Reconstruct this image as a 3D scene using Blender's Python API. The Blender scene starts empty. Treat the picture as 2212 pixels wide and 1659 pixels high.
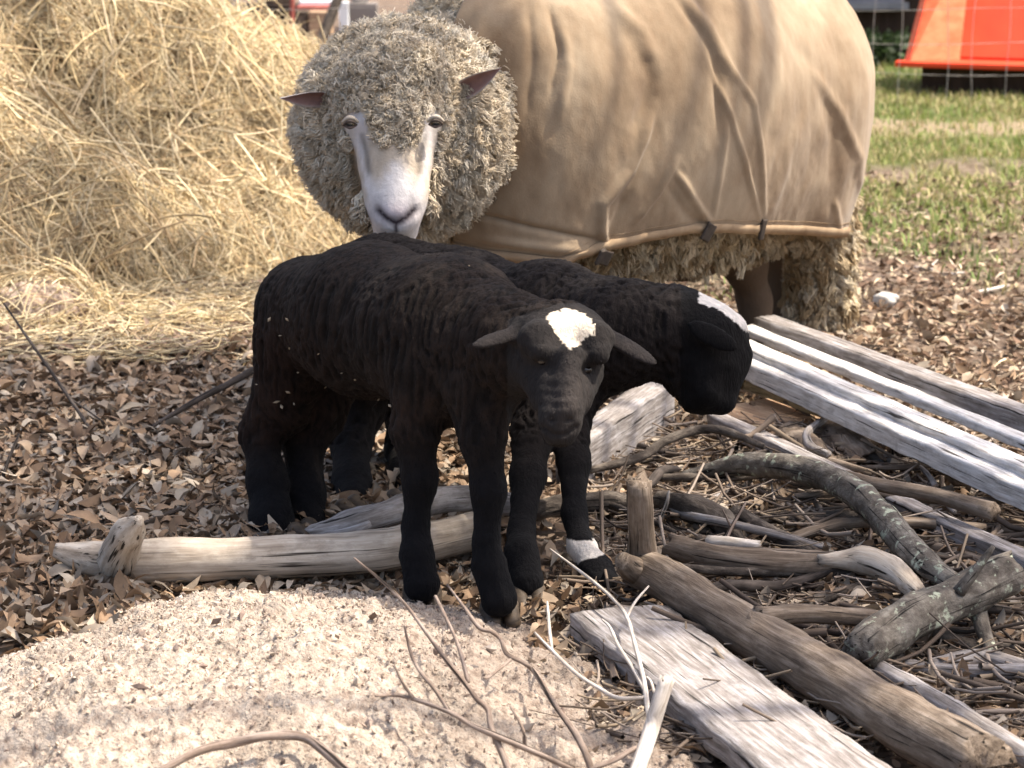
import bpy, math, random
import numpy as np
from mathutils import Vector

random.seed(7)
RNG = np.random.default_rng(7)
C = bpy.context.scene.collection
R = math.radians

# ------------------------------------------------------------------ camera, sky, sun, exposure
FPX, FW, FH = 5200.0, 2212.0, 1659.0          # focal length and frame in photo units
CAM_H, PITCH = 1.0, 12.2
cam_d = bpy.data.cameras.new('camera')
cam = bpy.data.objects.new('camera', cam_d); C.objects.link(cam)
cam.location = (0, 0, CAM_H)
cam.rotation_euler = (R(90 - PITCH), 0, 0)
cam_d.sensor_width = 36.0
cam_d.lens = 36.0 * FPX / FW
cam_d.clip_start = 0.05
cam_d.clip_end = 2000
cam_d.dof.use_dof = True
cam_d.dof.focus_distance = 3.3
cam_d.dof.aperture_fstop = 11.0
bpy.context.scene.camera = cam

SUN_DIR = Vector((0.46, 0.02, 0.88)).normalized()      # towards the sun
sun_d = bpy.data.lights.new('sun', 'SUN')
sun_d.energy = 3.6
sun_d.angle = R(0.55)
sun_d.color = (1.0, 0.90, 0.76)
sun = bpy.data.objects.new('sun', sun_d); C.objects.link(sun)
sun.rotation_euler = SUN_DIR.to_track_quat('Z', 'Y').to_euler()

world = bpy.data.worlds.new('World')
bpy.context.scene.world = world
world.use_nodes = True
wn = world.node_tree.nodes
sky = wn.new('ShaderNodeTexSky')
sky.sky_type = 'NISHITA'
sky.sun_disc = False
sky.sun_elevation = math.asin(SUN_DIR.z)
sky.sun_rotation = math.atan2(SUN_DIR.x, SUN_DIR.y)
sky.air_density = 1.0
sky.dust_density = 6.0
sky.ozone_density = 0.4
world.node_tree.links.new(sky.outputs[0], wn['Background'].inputs[0])
wn['Background'].inputs[1].default_value = 0.15
vs = bpy.context.scene.view_settings
vs.view_transform = 'Standard'
vs.look = 'None'
vs.exposure = 1.15
vs.gamma = 1.0

# ------------------------------------------------------------------ helpers: space
TH = R(PITCH)
def P(u, v, Y):
    """point seen at photo position (u, v) at ground distance Y"""
    xc, yc = (u - FW / 2) / FPX, -(v - FH / 2) / FPX
    t = Y / (math.cos(TH) + yc * math.sin(TH))
    return np.array((xc * t, Y, CAM_H + t * (yc * math.cos(TH) - math.sin(TH))))
def G(u, v, z=0.0):
    """point at photo position (u, v) on the level z"""
    xc, yc = (u - FW / 2) / FPX, -(v - FH / 2) / FPX
    t = (z - CAM_H) / (yc * math.cos(TH) - math.sin(TH))
    return np.array((xc * t, t * (math.cos(TH) + yc * math.sin(TH)), z))
def px(Y):
    return Y / FPX
def proj(V):
    V = np.asarray(V)
    d = V[:, 1] * math.cos(TH) - (V[:, 2] - CAM_H) * math.sin(TH)
    w = V[:, 1] * math.sin(TH) + (V[:, 2] - CAM_H) * math.cos(TH)
    return FW / 2 + FPX * V[:, 0] / d, FH / 2 - FPX * w / d
def unit(a):
    a = np.asarray(a, float)
    return a / (np.linalg.norm(a, axis=-1, keepdims=True) + 1e-12)

# ------------------------------------------------------------------ helpers: noise
_perm = np.random.default_rng(3).permutation(256)
_perm = np.concatenate([_perm, _perm, _perm])
_grad = unit(np.random.default_rng(4).normal(size=(256, 3)))
def pnoise(p):
    p = np.asarray(p, float)
    i = np.floor(p).astype(np.int64); f = p - i; i &= 255
    w = f * f * f * (f * (f * 6 - 15) + 10)
    out = 0
    for dx in (0, 1):
        for dy in (0, 1):
            for dz in (0, 1):
                h = _perm[_perm[_perm[(i[:, 0] + dx) & 255] + ((i[:, 1] + dy) & 255)] + ((i[:, 2] + dz) & 255)]
                g = _grad[h]
                d = (g[:, 0] * (f[:, 0] - dx) + g[:, 1] * (f[:, 1] - dy) + g[:, 2] * (f[:, 2] - dz))
                out = out + d * (w[:, 0] if dx else 1 - w[:, 0]) * (w[:, 1] if dy else 1 - w[:, 1]) * (w[:, 2] if dz else 1 - w[:, 2])
    return out * 1.6
def fbm(p, octv=4):
    p = np.asarray(p, float); a = 1.0; s = 0; q = p
    for k in range(octv):
        s = s + a * pnoise(q + 17.3 * k); q = q * 2.03; a *= 0.5
    return s
def sstep(a, b, x):
    t = np.clip((x - a) / (b - a), 0, 1)
    return t * t * (3 - 2 * t)
def inpoly(u, v, poly):
    ins = np.zeros(len(u), bool); n = len(poly); j = n - 1
    for i in range(n):
        xi, yi = poly[i]; xj, yj = poly[j]
        if yi != yj:
            c = ((yi > v) != (yj > v)) & (u < (xj - xi) * (v - yi) / (yj - yi) + xi)
            ins ^= c
        j = i
    return ins
def polydist(u, v, pts):
    """distance to a polyline and the position 0..1 along it"""
    best = np.full(len(u), 1e9); at = np.zeros(len(u)); n = len(pts) - 1
    side = np.zeros(len(u))
    for i in range(n):
        ax, ay = pts[i]; bx, by = pts[i + 1]
        L2 = (bx - ax) ** 2 + (by - ay) ** 2
        t = np.clip(((u - ax) * (bx - ax) + (v - ay) * (by - ay)) / L2, 0, 1)
        d = np.hypot(u - ax - t * (bx - ax), v - ay - t * (by - ay))
        m = d < best
        best = np.where(m, d, best); at = np.where(m, (i + t) / n, at)
        sg = np.sign((bx - ax) * (v - ay) - (by - ay) * (u - ax))
        side = np.where(m, sg, side)
    return best, at, side

# ------------------------------------------------------------------ helpers: objects
ORG = {}
def tag(o, label=None, cat=None, group=None, kind=None):
    if label: o['label'] = label
    if cat: o['category'] = cat
    if group: o['group'] = group
    if kind: o['kind'] = kind
    return o
def thing(name, base, label, cat, group=None):
    o = bpy.data.objects.new(name, None); C.objects.link(o)
    o.empty_display_size = 0.1
    o.location = tuple(base); ORG[o] = np.array(base, float)
    return tag(o, label, cat, group)
def mesh_obj(name, V, F, mat, parent=None, col=None, st=None, smooth=True, base=None):
    V = np.asarray(V, float)
    if parent is not None:
        org = ORG[parent]
    else:
        org = np.array(base if base is not None else (V[:, 0].mean(), V[:, 1].mean(), V[:, 2].min()), float)
    me = bpy.data.meshes.new(name)
    Fs = F if isinstance(F, list) else [F]
    Fs = [np.asarray(f, np.int64) for f in Fs if len(f)]
    me.vertices.add(len(V)); me.vertices.foreach_set('co', (V - org).astype(np.float32).ravel())
    li = np.concatenate([f.ravel() for f in Fs])
    tot = np.concatenate([np.full(len(f), f.shape[1]) for f in Fs])
    me.loops.add(len(li)); me.loops.foreach_set('vertex_index', li.astype(np.int32))
    me.polygons.add(len(tot))
    me.polygons.foreach_set('loop_start', np.concatenate([[0], np.cumsum(tot)[:-1]]).astype(np.int32))
    me.polygons.foreach_set('use_smooth', np.full(len(tot), smooth))
    me.update(calc_edges=True); me.validate()
    if col is not None:
        a = me.attributes.new('Col', 'FLOAT_COLOR', 'POINT')
        c = np.ones((len(V), 4), np.float32); c[:, :3] = col
        a.data.foreach_set('color', c.ravel())
    if st is not None:
        a = me.attributes.new('st', 'FLOAT_VECTOR', 'POINT')
        a.data.foreach_set('vector', np.asarray(st, np.float32).ravel())
    me.materials.append(mat)
    o = bpy.data.objects.new(name, me); C.objects.link(o)
    if parent is not None:
        o.parent = parent; ORG[o] = org
    else:
        o.location = tuple(org); ORG[o] = org
    return o
class Acc:
    def __init__(s): s.V = []; s.F = {3: [], 4: []}; s.c = []; s.s = []; s.n = 0
    def add(s, V, F, col=None, st=None):
        V = np.asarray(V, float)
        for f in (F if isinstance(F, list) else [F]):
            f = np.asarray(f, np.int64)
            if len(f): s.F[f.shape[1]].append(f + s.n)
        s.V.append(V); s.n += len(V)
        if col is not None: s.c.append(np.broadcast_to(np.asarray(col, float), (len(V), 3)))
        if st is not None: s.s.append(st)
    def build(s, name, mat, parent=None, **k):
        F = [np.concatenate(s.F[q]) for q in (3, 4) if s.F[q]]
        return mesh_obj(name, np.concatenate(s.V), F, mat, parent,
                        col=np.concatenate(s.c) if s.c else None, st=np.concatenate(s.s) if s.s else None, **k)

# ------------------------------------------------------------------ helpers: shapes
def catmull(pts, n):
    pts = np.asarray(pts, float)
    if len(pts) == 2:
        t = np.linspace(0, 1, n)[:, None]; return pts[0] * (1 - t) + pts[1] * t
    q = np.vstack([2 * pts[0] - pts[1], pts, 2 * pts[-1] - pts[-2]])
    out = []; m = len(pts) - 1
    for x in np.linspace(0, m, n):
        i = min(int(x), m - 1); t = x - i
        a, b, c, d = q[i:i + 4]
        out.append(0.5 * (2 * b + (c - a) * t + (2 * a - 5 * b + 4 * c - d) * t * t + (3 * b - a - 3 * c + d) * t ** 3))
    return np.array(out)
def tubes(paths, rad, sides=4):
    """many tubes at once: paths (N,M,3), rad (N,M) -> verts, quads"""
    N, M, _ = paths.shape
    T = unit(np.gradient(paths, axis=1))
    ref = np.where(np.abs(T[:, :1, 2:3]) > 0.8, np.array([1.0, 0, 0]), np.array([0, 0, 1.0]))
    ref = np.broadcast_to(ref, T.shape)
    A = unit(np.cross(T, ref)); B = np.cross(T, A)
    ph = np.arange(sides) * 2 * math.pi / sides
    V = paths[:, :, None, :] + rad[:, :, None, None] * (np.cos(ph)[None, None, :, None] * A[:, :, None, :] + np.sin(ph)[None, None, :, None] * B[:, :, None, :])
    idx = np.arange(N * M * sides).reshape(N, M, sides)
    a = idx[:, :-1, :]; b = idx[:, 1:, :]
    F = np.stack([a, np.roll(a, -1, 2), np.roll(b, -1, 2), b], -1).reshape(-1, 4)
    return V.reshape(-1, 3), F
def limb(pts, rad, sides=14, n=None, rough=0.08, freq=30.0, oval=1.0, cap=True, seed=0.0, jagged=0.0):
    """one stick or log: irregular tube with end caps; also gives grain coordinates"""
    pts = np.asarray(pts, float)
    L = np.linalg.norm(np.diff(pts, axis=0), axis=1).sum()
    n = n or int(max(8, min(90, L / 0.012)))
    path = catmull(pts, n)
    r = np.interp(np.linspace(0, 1, n), np.linspace(0, 1, len(rad)), rad)
    T = unit(np.gradient(path, axis=0))
    ref = np.array([0, 0, 1.0]) if abs(T[:, 2].mean()) < 0.8 else np.array([0.0, 1.0, 0])
    A = unit(np.cross(T, ref)); B = np.cross(T, A)
    ph = np.arange(sides) * 2 * math.pi / sides
    cs, sn = np.cos(ph), np.sin(ph) * oval
    s = np.concatenate([[0], np.cumsum(np.linalg.norm(np.diff(path, axis=0), axis=1))])
    st = np.stack([np.broadcast_to(s[:, None], (n, sides)), r[:, None] * cs, r[:, None] * sn], -1).reshape(-1, 3)
    nz = fbm(st * np.array([freq * 0.4, freq, freq]) + seed, 3).reshape(n, sides)
    rr = r[:, None] * (1 + rough * nz)
    jag = np.zeros((n, sides)); ej = fbm(np.stack([np.cos(ph) * 2.2 + seed, np.sin(ph) * 2.2, 0 * ph + seed], -1), 3) * jagged
    for q_ in range(3): jag[q_] = -ej * (1 - q_ / 3); jag[n - 1 - q_] = ej[::-1] * (1 - q_ / 3)
    V = path[:, None, :] + (jag * r[:, None])[:, :, None] * T[:, None, :] + rr[:, :, None] * (cs[None, :, None] * A[:, None, :] + sn[None, :, None] * B[:, None, :])
    V = V.reshape(-1, 3)
    idx = np.arange(n * sides).reshape(n, sides)
    a, b = idx[:-1], idx[1:]
    F = np.stack([a, np.roll(a, -1, 1), np.roll(b, -1, 1), b], -1).reshape(-1, 4)
    Fs = [F]
    if cap:
        k = len(V)
        c0 = path[0] - T[0] * r[0] * 0.12; c1 = path[-1] + T[-1] * r[-1] * 0.12
        V = np.vstack([V, c0, c1]); st = np.vstack([st, [s[0], 0, 0], [s[-1], 0, 0]])
        t0 = np.stack([np.full(sides, k), np.roll(idx[0], -1), idx[0]], -1)
        t1 = np.stack([np.full(sides, k + 1), idx[-1], np.roll(idx[-1], -1)], -1)
        Fs.append(np.vstack([t0, t1]))
    return V, Fs, st + np.array([seed, seed * 0.7, 0])
def plank(a, b, w, t, up=(0, 0, 1), n=60, rough=0.0016, bow=0.0, seed=0.0, chew=0.004):
    """a worn board between a and b (centre of its top face), w wide, t thick"""
    a = np.asarray(a, float); b = np.asarray(b, float)
    X = unit(b - a); Yv = unit(np.cross(np.asarray(up, float), X)); Z = np.cross(X, Yv)
    L = np.linalg.norm(b - a)
    m = 8; prof = []
    ys = np.linspace(-w / 2, w / 2, m)
    e = min(0.003, t * 0.2)
    for y in ys: prof.append((y, 0.0 if abs(y) < w / 2 - 1e-6 else -e))
    for z in np.linspace(-e * 2, -t + e, 4): prof.append((w / 2 + (0.0 if z < -e else -e * 0.2), z))
    for y in ys[::-1]: prof.append((y, -t if abs(y) < w / 2 - 1e-6 else -t + e * 0.5))
    for z in np.linspace(-t + e, -e * 2, 4): prof.append((-w / 2, z))
    prof = np.array(prof); k = len(prof)
    s = np.linspace(0, L, n)
    st = np.stack([np.broadcast_to(s[:, None], (n, k)), np.broadcast_to(prof[:, 0], (n, k)), np.broadcast_to(prof[:, 1], (n, k))], -1).reshape(-1, 3)
    q = st.copy()
    g = fbm(st * np.array([6, 120, 120]) + seed, 3)
    q[:, 2] += rough * g * np.where(np.abs(st[:, 2]) < t * 0.5, 1, 0.5)
    edge = fbm(np.stack([st[:, 0] * 22, np.sign(st[:, 1]) * 3 + 0 * st[:, 0], 0 * st[:, 0]], -1) + seed, 4)
    q[:, 1] += np.sign(st[:, 1]) * (np.abs(st[:, 1]) > w * 0.45) * edge * chew
    fr = fbm(np.stack([0 * st[:, 0] + 5, st[:, 1] * 90, st[:, 2] * 60], -1) + seed, 3)
    endw = np.minimum(s, L - s); endw = np.repeat(np.exp(-endw / 0.012), k)
    q[:, 0] += fr * endw * 0.007
    q[:, 2] += bow * 4 * (st[:, 0] / L) * (1 - st[:, 0] / L)
    V = a + q[:, :1] * X + q[:, 1:2] * Yv + q[:, 2:3] * Z
    idx = np.arange(n * k).reshape(n, k)
    A_, B_ = idx[:-1], idx[1:]
    F = np.stack([A_, np.roll(A_, -1, 1), np.roll(B_, -1, 1), B_], -1).reshape(-1, 4)[:, ::-1]
    V = np.vstack([V, V[:k].mean(0), V[-k:].mean(0)]); st = np.vstack([st, [0, 0, 0], [L, 0, 0]])
    c = n * k
    t0 = np.stack([np.full(k, c), idx[0], np.roll(idx[0], -1)], -1)
    t1 = np.stack([np.full(k, c + 1), np.roll(idx[-1], -1), idx[-1]], -1)
    return V, [F, np.vstack([t0, t1])], st + np.array([seed, 0, 0])
def box(c, X, Yv, Z):
    c, X, Yv, Z = (np.asarray(q, float) for q in (c, X, Yv, Z))
    V = [c + sx * X + sy * Yv + sz * Z for sx in (-1, 1) for sy in (-1, 1) for sz in (-1, 1)]
    F = [(0, 1, 3, 2), (4, 6, 7, 5), (0, 4, 5, 1), (2, 3, 7, 6), (0, 2, 6, 4), (1, 5, 7, 3)]
    return np.array(V), np.array(F)

# implicit bodies -----------------------------------------------------
def cone(a, ra, b, rb, k=0.03, sq=None): return ('c', np.asarray(a, float), ra, np.asarray(b, float), rb, k)
def ell(c, ax, k=0.02): return ('e', np.asarray(c, float), [np.asarray(q, float) for q in ax], k)
def pd(p, q):
    if p[0] == 'c':
        a, ra, b, rb = p[1:5]
        ab = b - a
        t = np.clip(((q - a) @ ab) / (ab @ ab + 1e-12), 0, 1)
        return np.linalg.norm(q - a - t[..., None] * ab, axis=-1) - (ra + (rb - ra) * t)
    c, ax = p[1], p[2]
    l = np.array([np.linalg.norm(v) for v in ax])
    e = np.stack([((q - c) @ (v / n)) for v, n in zip(ax, l)], -1)
    k0 = np.linalg.norm(e / l, axis=-1); k1 = np.linalg.norm(e / l ** 2, axis=-1) + 1e-9
    return k0 * (k0 - 1) / k1
def smin(a, b, k):
    h = np.maximum(k - np.abs(a - b), 0) / k
    return np.minimum(a, b) - h * h * k * 0.25
def pbox(p):
    if p[0] == 'c':
        return np.minimum(p[1] - p[2], p[3] - p[4]), np.maximum(p[1] + p[2], p[3] + p[4])
    e = np.sqrt(sum(v ** 2 for v in p[2]))
    return p[1] - e, p[1] + e
def sdf_at(prims, q):
    d = np.full(q.shape[:-1], 9.0)
    for p in prims: d = smin(d, pd(p, q), p[-1])
    return d
def sdf_mesh(prims, h, relax=2):
    lo = np.min([pbox(p)[0] for p in prims], 0) - 4 * h - 0.01
    hi = np.max([pbox(p)[1] for p in prims], 0) + 4 * h + 0.01
    n = np.ceil((hi - lo) / h).astype(int) + 1
    D = np.full(n, 0.5, np.float32)
    for p in prims:
        l, u = pbox(p); m = p[-1] + 3 * h
        i0 = np.maximum(np.floor((l - m - lo) / h).astype(int), 0); i1 = np.minimum(np.ceil((u + m - lo) / h).astype(int) + 1, n)
        g = [lo[a] + h * np.arange(i0[a], i1[a]) for a in range(3)]
        q = np.stack(np.meshgrid(*g, indexing='ij'), -1)
        sl = tuple(slice(i0[a], i1[a]) for a in range(3))
        D[sl] = smin(D[sl], pd(p, q), p[-1])
    ins = D < 0
    cnt = np.zeros(n - 1, np.int8)
    offs = [(i, j, k) for i in (0, 1) for j in (0, 1) for k in (0, 1)]
    for o in offs:
        cnt += ins[o[0]:n[0] - 1 + o[0], o[1]:n[1] - 1 + o[1], o[2]:n[2] - 1 + o[2]]
    act = (cnt > 0) & (cnt < 8)
    ci = np.argwhere(act)
    idx = np.full(n - 1, -1, np.int64); idx[act] = np.arange(len(ci))
    cor = np.stack([D[ci[:, 0] + o[0], ci[:, 1] + o[1], ci[:, 2] + o[2]] for o in offs], 1)
    acc = np.zeros((len(ci), 3)); w = np.zeros(len(ci))
    for a in range(8):
        for b in range(a + 1, 8):
            if sum(x != y for x, y in zip(offs[a], offs[b])) != 1: continue
            da, db = cor[:, a], cor[:, b]
            m = (da < 0) != (db < 0)
            t = np.where(m, da / (da - db + 1e-12), 0)
            pt = np.array(offs[a]) + t[:, None] * (np.array(offs[b]) - np.array(offs[a]))
            acc += np.where(m[:, None], pt, 0); w += m
    V = lo + h * (ci + acc / w[:, None])
    Fs = []
    for ax in range(3):
        b, c = (ax + 1) % 3, (ax + 2) % 3
        s0 = [slice(None)] * 3; s1 = [slice(None)] * 3
        s0[ax] = slice(0, n[ax] - 1); s1[ax] = slice(1, n[ax])
        ch = ins[tuple(s0)] != ins[tuple(s1)]
        e = np.argwhere(ch)
        e = e[(e[:, b] > 0) & (e[:, c] > 0) & (e[:, b] < n[b] - 1) & (e[:, c] < n[c] - 1)]
        flip = ins[e[:, 0], e[:, 1], e[:, 2]]
        def cell(db, dc):
            q = e.copy(); q[:, b] -= db; q[:, c] -= dc
            return idx[q[:, 0], q[:, 1], q[:, 2]]
        f = np.stack([cell(1, 1), cell(0, 1), cell(0, 0), cell(1, 0)], -1)
        f[~flip] = f[~flip][:, ::-1]
        Fs.append(f)
    F = np.concatenate(Fs)
    F = F[(F >= 0).all(1)]
    E = np.concatenate([F[:, [0, 1]], F[:, [1, 2]], F[:, [2, 3]], F[:, [3, 0]]])
    for _ in range(relax):
        s = np.zeros_like(V); c = np.zeros(len(V))
        np.add.at(s, E[:, 0], V[E[:, 1]]); np.add.at(c, E[:, 0], 1)
        np.add.at(s, E[:, 1], V[E[:, 0]]); np.add.at(c, E[:, 1], 1)
        V = V * 0.5 + 0.5 * s / c[:, None]
    return V, F
def vnormals(V, F):
    N = np.zeros_like(V)
    fn = np.cross(V[F[:, 2]] - V[F[:, 0]], V[F[:, 3]] - V[F[:, 1]]) if F.shape[1] == 4 else np.cross(V[F[:, 1]] - V[F[:, 0]], V[F[:, 2]] - V[F[:, 0]])
    for k in range(F.shape[1]): np.add.at(N, F[:, k], fn)
    return unit(N)
def scatter_on(V, F, N, n, keep=None):
    fn = np.cross(V[F[:, 2]] - V[F[:, 0]], V[F[:, 3]] - V[F[:, 1]]); ar = np.linalg.norm(fn, axis=1)
    if keep is not None: ar = ar * keep[F].min(1)
    f = RNG.choice(len(F), n, p=ar / ar.sum())
    a, b = RNG.random(n)[:, None], RNG.random(n)[:, None]
    q = F[f]
    mix = lambda X: (X[q[:, 0]] * (1 - a) + X[q[:, 1]] * a) * (1 - b) + (X[q[:, 3]] * (1 - a) + X[q[:, 2]] * a) * b
    return mix(V), unit(mix(N)), q[:, 0]

# ------------------------------------------------------------------ materials
def new_mat(name):
    m = bpy.data.materials.new(name); m.use_nodes = True
    return m, m.node_tree.nodes, m.node_tree.links, m.node_tree.nodes['Principled BSDF']
def ramp(n, l, src, stops):
    r = n.new('ShaderNodeValToRGB'); e = r.color_ramp.elements
    while len(e) < len(stops): e.new(0.5)
    for k, (p, c) in enumerate(stops):
        e[k].position = p; e[k].color = (*c, 1)
    l.new(src, r.inputs[0]); return r
def mixc(n, l, a, b, fac, mode='MIX'):
    m = n.new('ShaderNodeMix'); m.data_type = 'RGBA'; m.blend_type = mode
    if isinstance(fac, float): m.inputs[0].default_value = fac
    else: l.new(fac, m.inputs[0])
    for s, k in ((a, 6), (b, 7)):
        if isinstance(s, tuple): m.inputs[k].default_value = (*s, 1)
        else: l.new(s, m.inputs[k])
    return m.outputs[2]
def noise(n, l, vec, scale, detail=5, rough=0.6, sc=(1, 1, 1)):
    mp = n.new('ShaderNodeMapping'); mp.inputs['Scale'].default_value = sc
    l.new(vec, mp.inputs[0])
    t = n.new('ShaderNodeTexNoise'); t.inputs['Scale'].default_value = scale
    t.inputs['Detail'].default_value = detail; t.inputs['Roughness'].default_value = rough
    l.new(mp.outputs[0], t.inputs['Vector']); return t.outputs['Fac']
def bump(n, l, bsdf, h, strength, dist):
    b = n.new('ShaderNodeBump'); b.inputs['Strength'].default_value = strength; b.inputs['Distance'].default_value = dist
    l.new(h, b.inputs['Height']); l.new(b.outputs[0], bsdf.inputs['Normal'])
def mat_plain(name, stops, scale=20, rough=0.9, bs=0.4, bd=0.004, attr=False, sc=(1, 1, 1), spec=0.3, metal=0.0, sub=None, transl=0.0):
    m, n, l, b = new_mat(name)
    tc = n.new('ShaderNodeTexCoord').outputs['Object']
    f = noise(n, l, tc, scale, sc=sc)
    c = ramp(n, l, f, stops).outputs[0]
    if attr:
        a = n.new('ShaderNodeAttribute'); a.attribute_name = 'Col'
        c = mixc(n, l, c, a.outputs['Color'], 1.0, 'MULTIPLY')
    l.new(c, b.inputs['Base Color'])
    b.inputs['Roughness'].default_value = rough
    b.inputs['Specular IOR Level'].default_value = spec
    b.inputs['Metallic'].default_value = metal
    if bs: bump(n, l, b, noise(n, l, tc, scale * 2.5, sc=sc), bs, bd)
    if transl:
        tr = n.new('ShaderNodeBsdfTranslucent'); l.new(c, tr.inputs[0])
        ms = n.new('ShaderNodeMixShader'); ms.inputs[0].default_value = transl
        l.new(b.outputs[0], ms.inputs[1]); l.new(tr.outputs[0], ms.inputs[2])
        l.new(ms.outputs[0], n['Material Output'].inputs[0])
    return m
def mat_wood(name, dark, mid, light, grain=(13, 150, 150), rough=0.9, spots=None, bs=0.6, bd=0.003):
    m, n, l, b = new_mat(name)
    a = n.new('ShaderNodeAttribute'); a.attribute_name = 'st'
    v = a.outputs['Vector']
    g = noise(n, l, v, 1.0, 6, 0.65, grain)
    c = ramp(n, l, g, [(0.28, dark), (0.5, mid), (0.72, light)]).outputs[0]
    w = noise(n, l, v, 1.0, 5, 0.65, (16, 30, 30))
    c = mixc(n, l, c, mixc(n, l, c, light, 0.55), ramp(n, l, w, [(0.5, (0, 0, 0)), (0.7, (1, 1, 1))]).outputs[0])
    dk = noise(n, l, v, 1.0, 5, 0.7, (22, 34, 34))
    c = mixc(n, l, c, tuple(x * 0.55 for x in mid), ramp(n, l, dk, [(0.52, (0, 0, 0)), (0.72, (0.8, 0.8, 0.8))]).outputs[0])
    ck = noise(n, l, v, 1.0, 3, 0.5, (5.0, 190, 190))
    c = mixc(n, l, c, tuple(x * 0.22 for x in dark), ramp(n, l, ck, [(0.33, (1, 1, 1)), (0.40, (0, 0, 0))]).outputs[0])
    if spots:
        s = noise(n, l, v, 1.0, 4, 0.6, (55, 55, 55))
        c = mixc(n, l, c, spots, ramp(n, l, s, [(0.58, (0, 0, 0)), (0.64, (1, 1, 1))]).outputs[0])
    l.new(c, b.inputs['Base Color'])
    b.inputs['Roughness'].default_value = rough; b.inputs['Specular IOR Level'].default_value = 0.25
    bump(n, l, b, g, bs, bd)
    return m
M = {}
M['attr'] = mat_plain('dry_matter', [(0.3, (0.85, 0.85, 0.85)), (0.7, (1, 1, 1))], 30, 0.85, 0, attr=True, spec=0.25)
M['fur'] = mat_plain('short_wool', [(0.3, (0.85, 0.85, 0.85)), (0.7, (1, 1, 1))], 30, 0.95, 0, attr=True, spec=0.08)
M['leaf'] = mat_plain('dead_leaf', [(0.3, (0.7, 0.7, 0.7)), (0.7, (1, 1, 1))], 60, 0.8, 0.3, 0.002, attr=True, transl=0.10, spec=0.15)
M['straw'] = mat_plain('straw', [(0.3, (0.8, 0.8, 0.8)), (0.7, (1, 1, 1))], 20, 0.6, 0, attr=True, spec=0.3, transl=0.05)
M['grass'] = mat_plain('grass_blade', [(0.3, (0.8, 0.8, 0.8)), (0.7, (1, 1, 1))], 4, 0.6, 0, attr=True, transl=0.3)
M['wool'] = mat_plain('fleece', [(0.3, (0.8, 0.78, 0.74)), (0.7, (1, 1, 1))], 14, 0.95, 0, attr=True, spec=0.06)
M['skin'] = mat_plain('ewe_skin', [(0.3, (0.88, 0.88, 0.88)), (0.7, (1, 1, 1))], 60, 0.85, 0.5, 0.003, attr=True, spec=0.15)
M['black'] = mat_plain('black_lamb_coat', [(0.3, (0.7, 0.7, 0.7)), (0.7, (1.15, 1.1, 1.05))], 55, 0.9, 0.7, 0.004, attr=True, sc=(1.6, 1.6, 0.5), spec=0.12)
M['black'].node_tree.nodes['Principled BSDF'].inputs['Sheen Weight'].default_value = 0.012
M['eye'] = mat_plain('eye', [(0.3, (0.006, 0.005, 0.004)), (0.7, (0.014, 0.010, 0.008))], 30, 0.08, 0, spec=0.5)
M['iris'] = mat_plain('amber_iris', [(0.3, (0.17, 0.13, 0.08)), (0.7, (0.28, 0.22, 0.14))], 200, 0.15, 0, spec=0.6)
M['hoof'] = mat_plain('hoof_horn', [(0.3, (0.03, 0.024, 0.019)), (0.7, (0.12, 0.088, 0.06))], 60, 0.6, 0.3, 0.002, sc=(1, 1, 3))
M['strap'] = mat_plain('dark_webbing', [(0.3, (0.035, 0.028, 0.022)), (0.7, (0.07, 0.055, 0.045))], 90, 0.8, 0.4, 0.001)
M['grey'] = mat_wood('grey_weathered_wood', (0.085, 0.072, 0.063), (0.235, 0.21, 0.195), (0.43, 0.415, 0.42))
M['white'] = mat_wood('bleached_board', (0.28, 0.25, 0.225), (0.57, 0.55, 0.53), (0.78, 0.77, 0.765))
M['brown'] = mat_wood('brown_weathered_wood', (0.052, 0.038, 0.028), (0.145, 0.110, 0.082), (0.28, 0.232, 0.188))
M['yellow'] = mat_wood('ochre_wood', (0.12, 0.085, 0.04), (0.30, 0.23, 0.13), (0.46, 0.38, 0.24))
M['bark'] = mat_wood('dark_bark', (0.022, 0.017, 0.013), (0.065, 0.052, 0.043), (0.17, 0.145, 0.12), grain=(35, 70, 70), bs=0.9, bd=0.006)
M['lichen'] = mat_wood('lichen_bark', (0.04, 0.034, 0.028), (0.11, 0.095, 0.08), (0.24, 0.22, 0.19), grain=(40, 60, 60), spots=(0.33, 0.36, 0.28), bs=0.9, bd=0.006)
M['log'] = mat_wood('bare_pale_log', (0.14, 0.11, 0.085), (0.37, 0.315, 0.255), (0.58, 0.525, 0.455), grain=(4, 70, 70))
M['twig'] = mat_wood('twig_bark', (0.08, 0.055, 0.042), (0.20, 0.15, 0.12), (0.36, 0.30, 0.26), grain=(20, 200, 200), bs=0.3)
M['paletwig'] = mat_wood('peeled_twig', (0.26, 0.22, 0.18), (0.45, 0.40, 0.35), (0.68, 0.64, 0.60), grain=(20, 200, 200), bs=0.3)
M['darktwig'] = mat_wood('dark_twig', (0.018, 0.014, 0.012), (0.05, 0.04, 0.034), (0.11, 0.09, 0.08), grain=(20, 200, 200), bs=0.3)
M['red'] = mat_plain('orange_red_paint', [(0.3, (0.66, 0.045, 0.012)), (0.7, (0.78, 0.07, 0.02))], 6, 0.45, 0.1, 0.002, spec=0.4)
M['litworn'] = mat_plain('lit_worn_orange_paint', [(0.3, (0.68, 0.11, 0.045)), (0.7, (0.78, 0.22, 0.11))], 9, 0.5, 0.2, 0.002, spec=0.4, sc=(1, 1, 3))  # lighter copy of the red: sunlit side walls put into the colour, some wear
M['steel'] = mat_plain('worn_steel', [(0.3, (0.10, 0.08, 0.07)), (0.7, (0.22, 0.19, 0.17))], 12, 0.6, 0.2, 0.002, metal=0.5)
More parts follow.
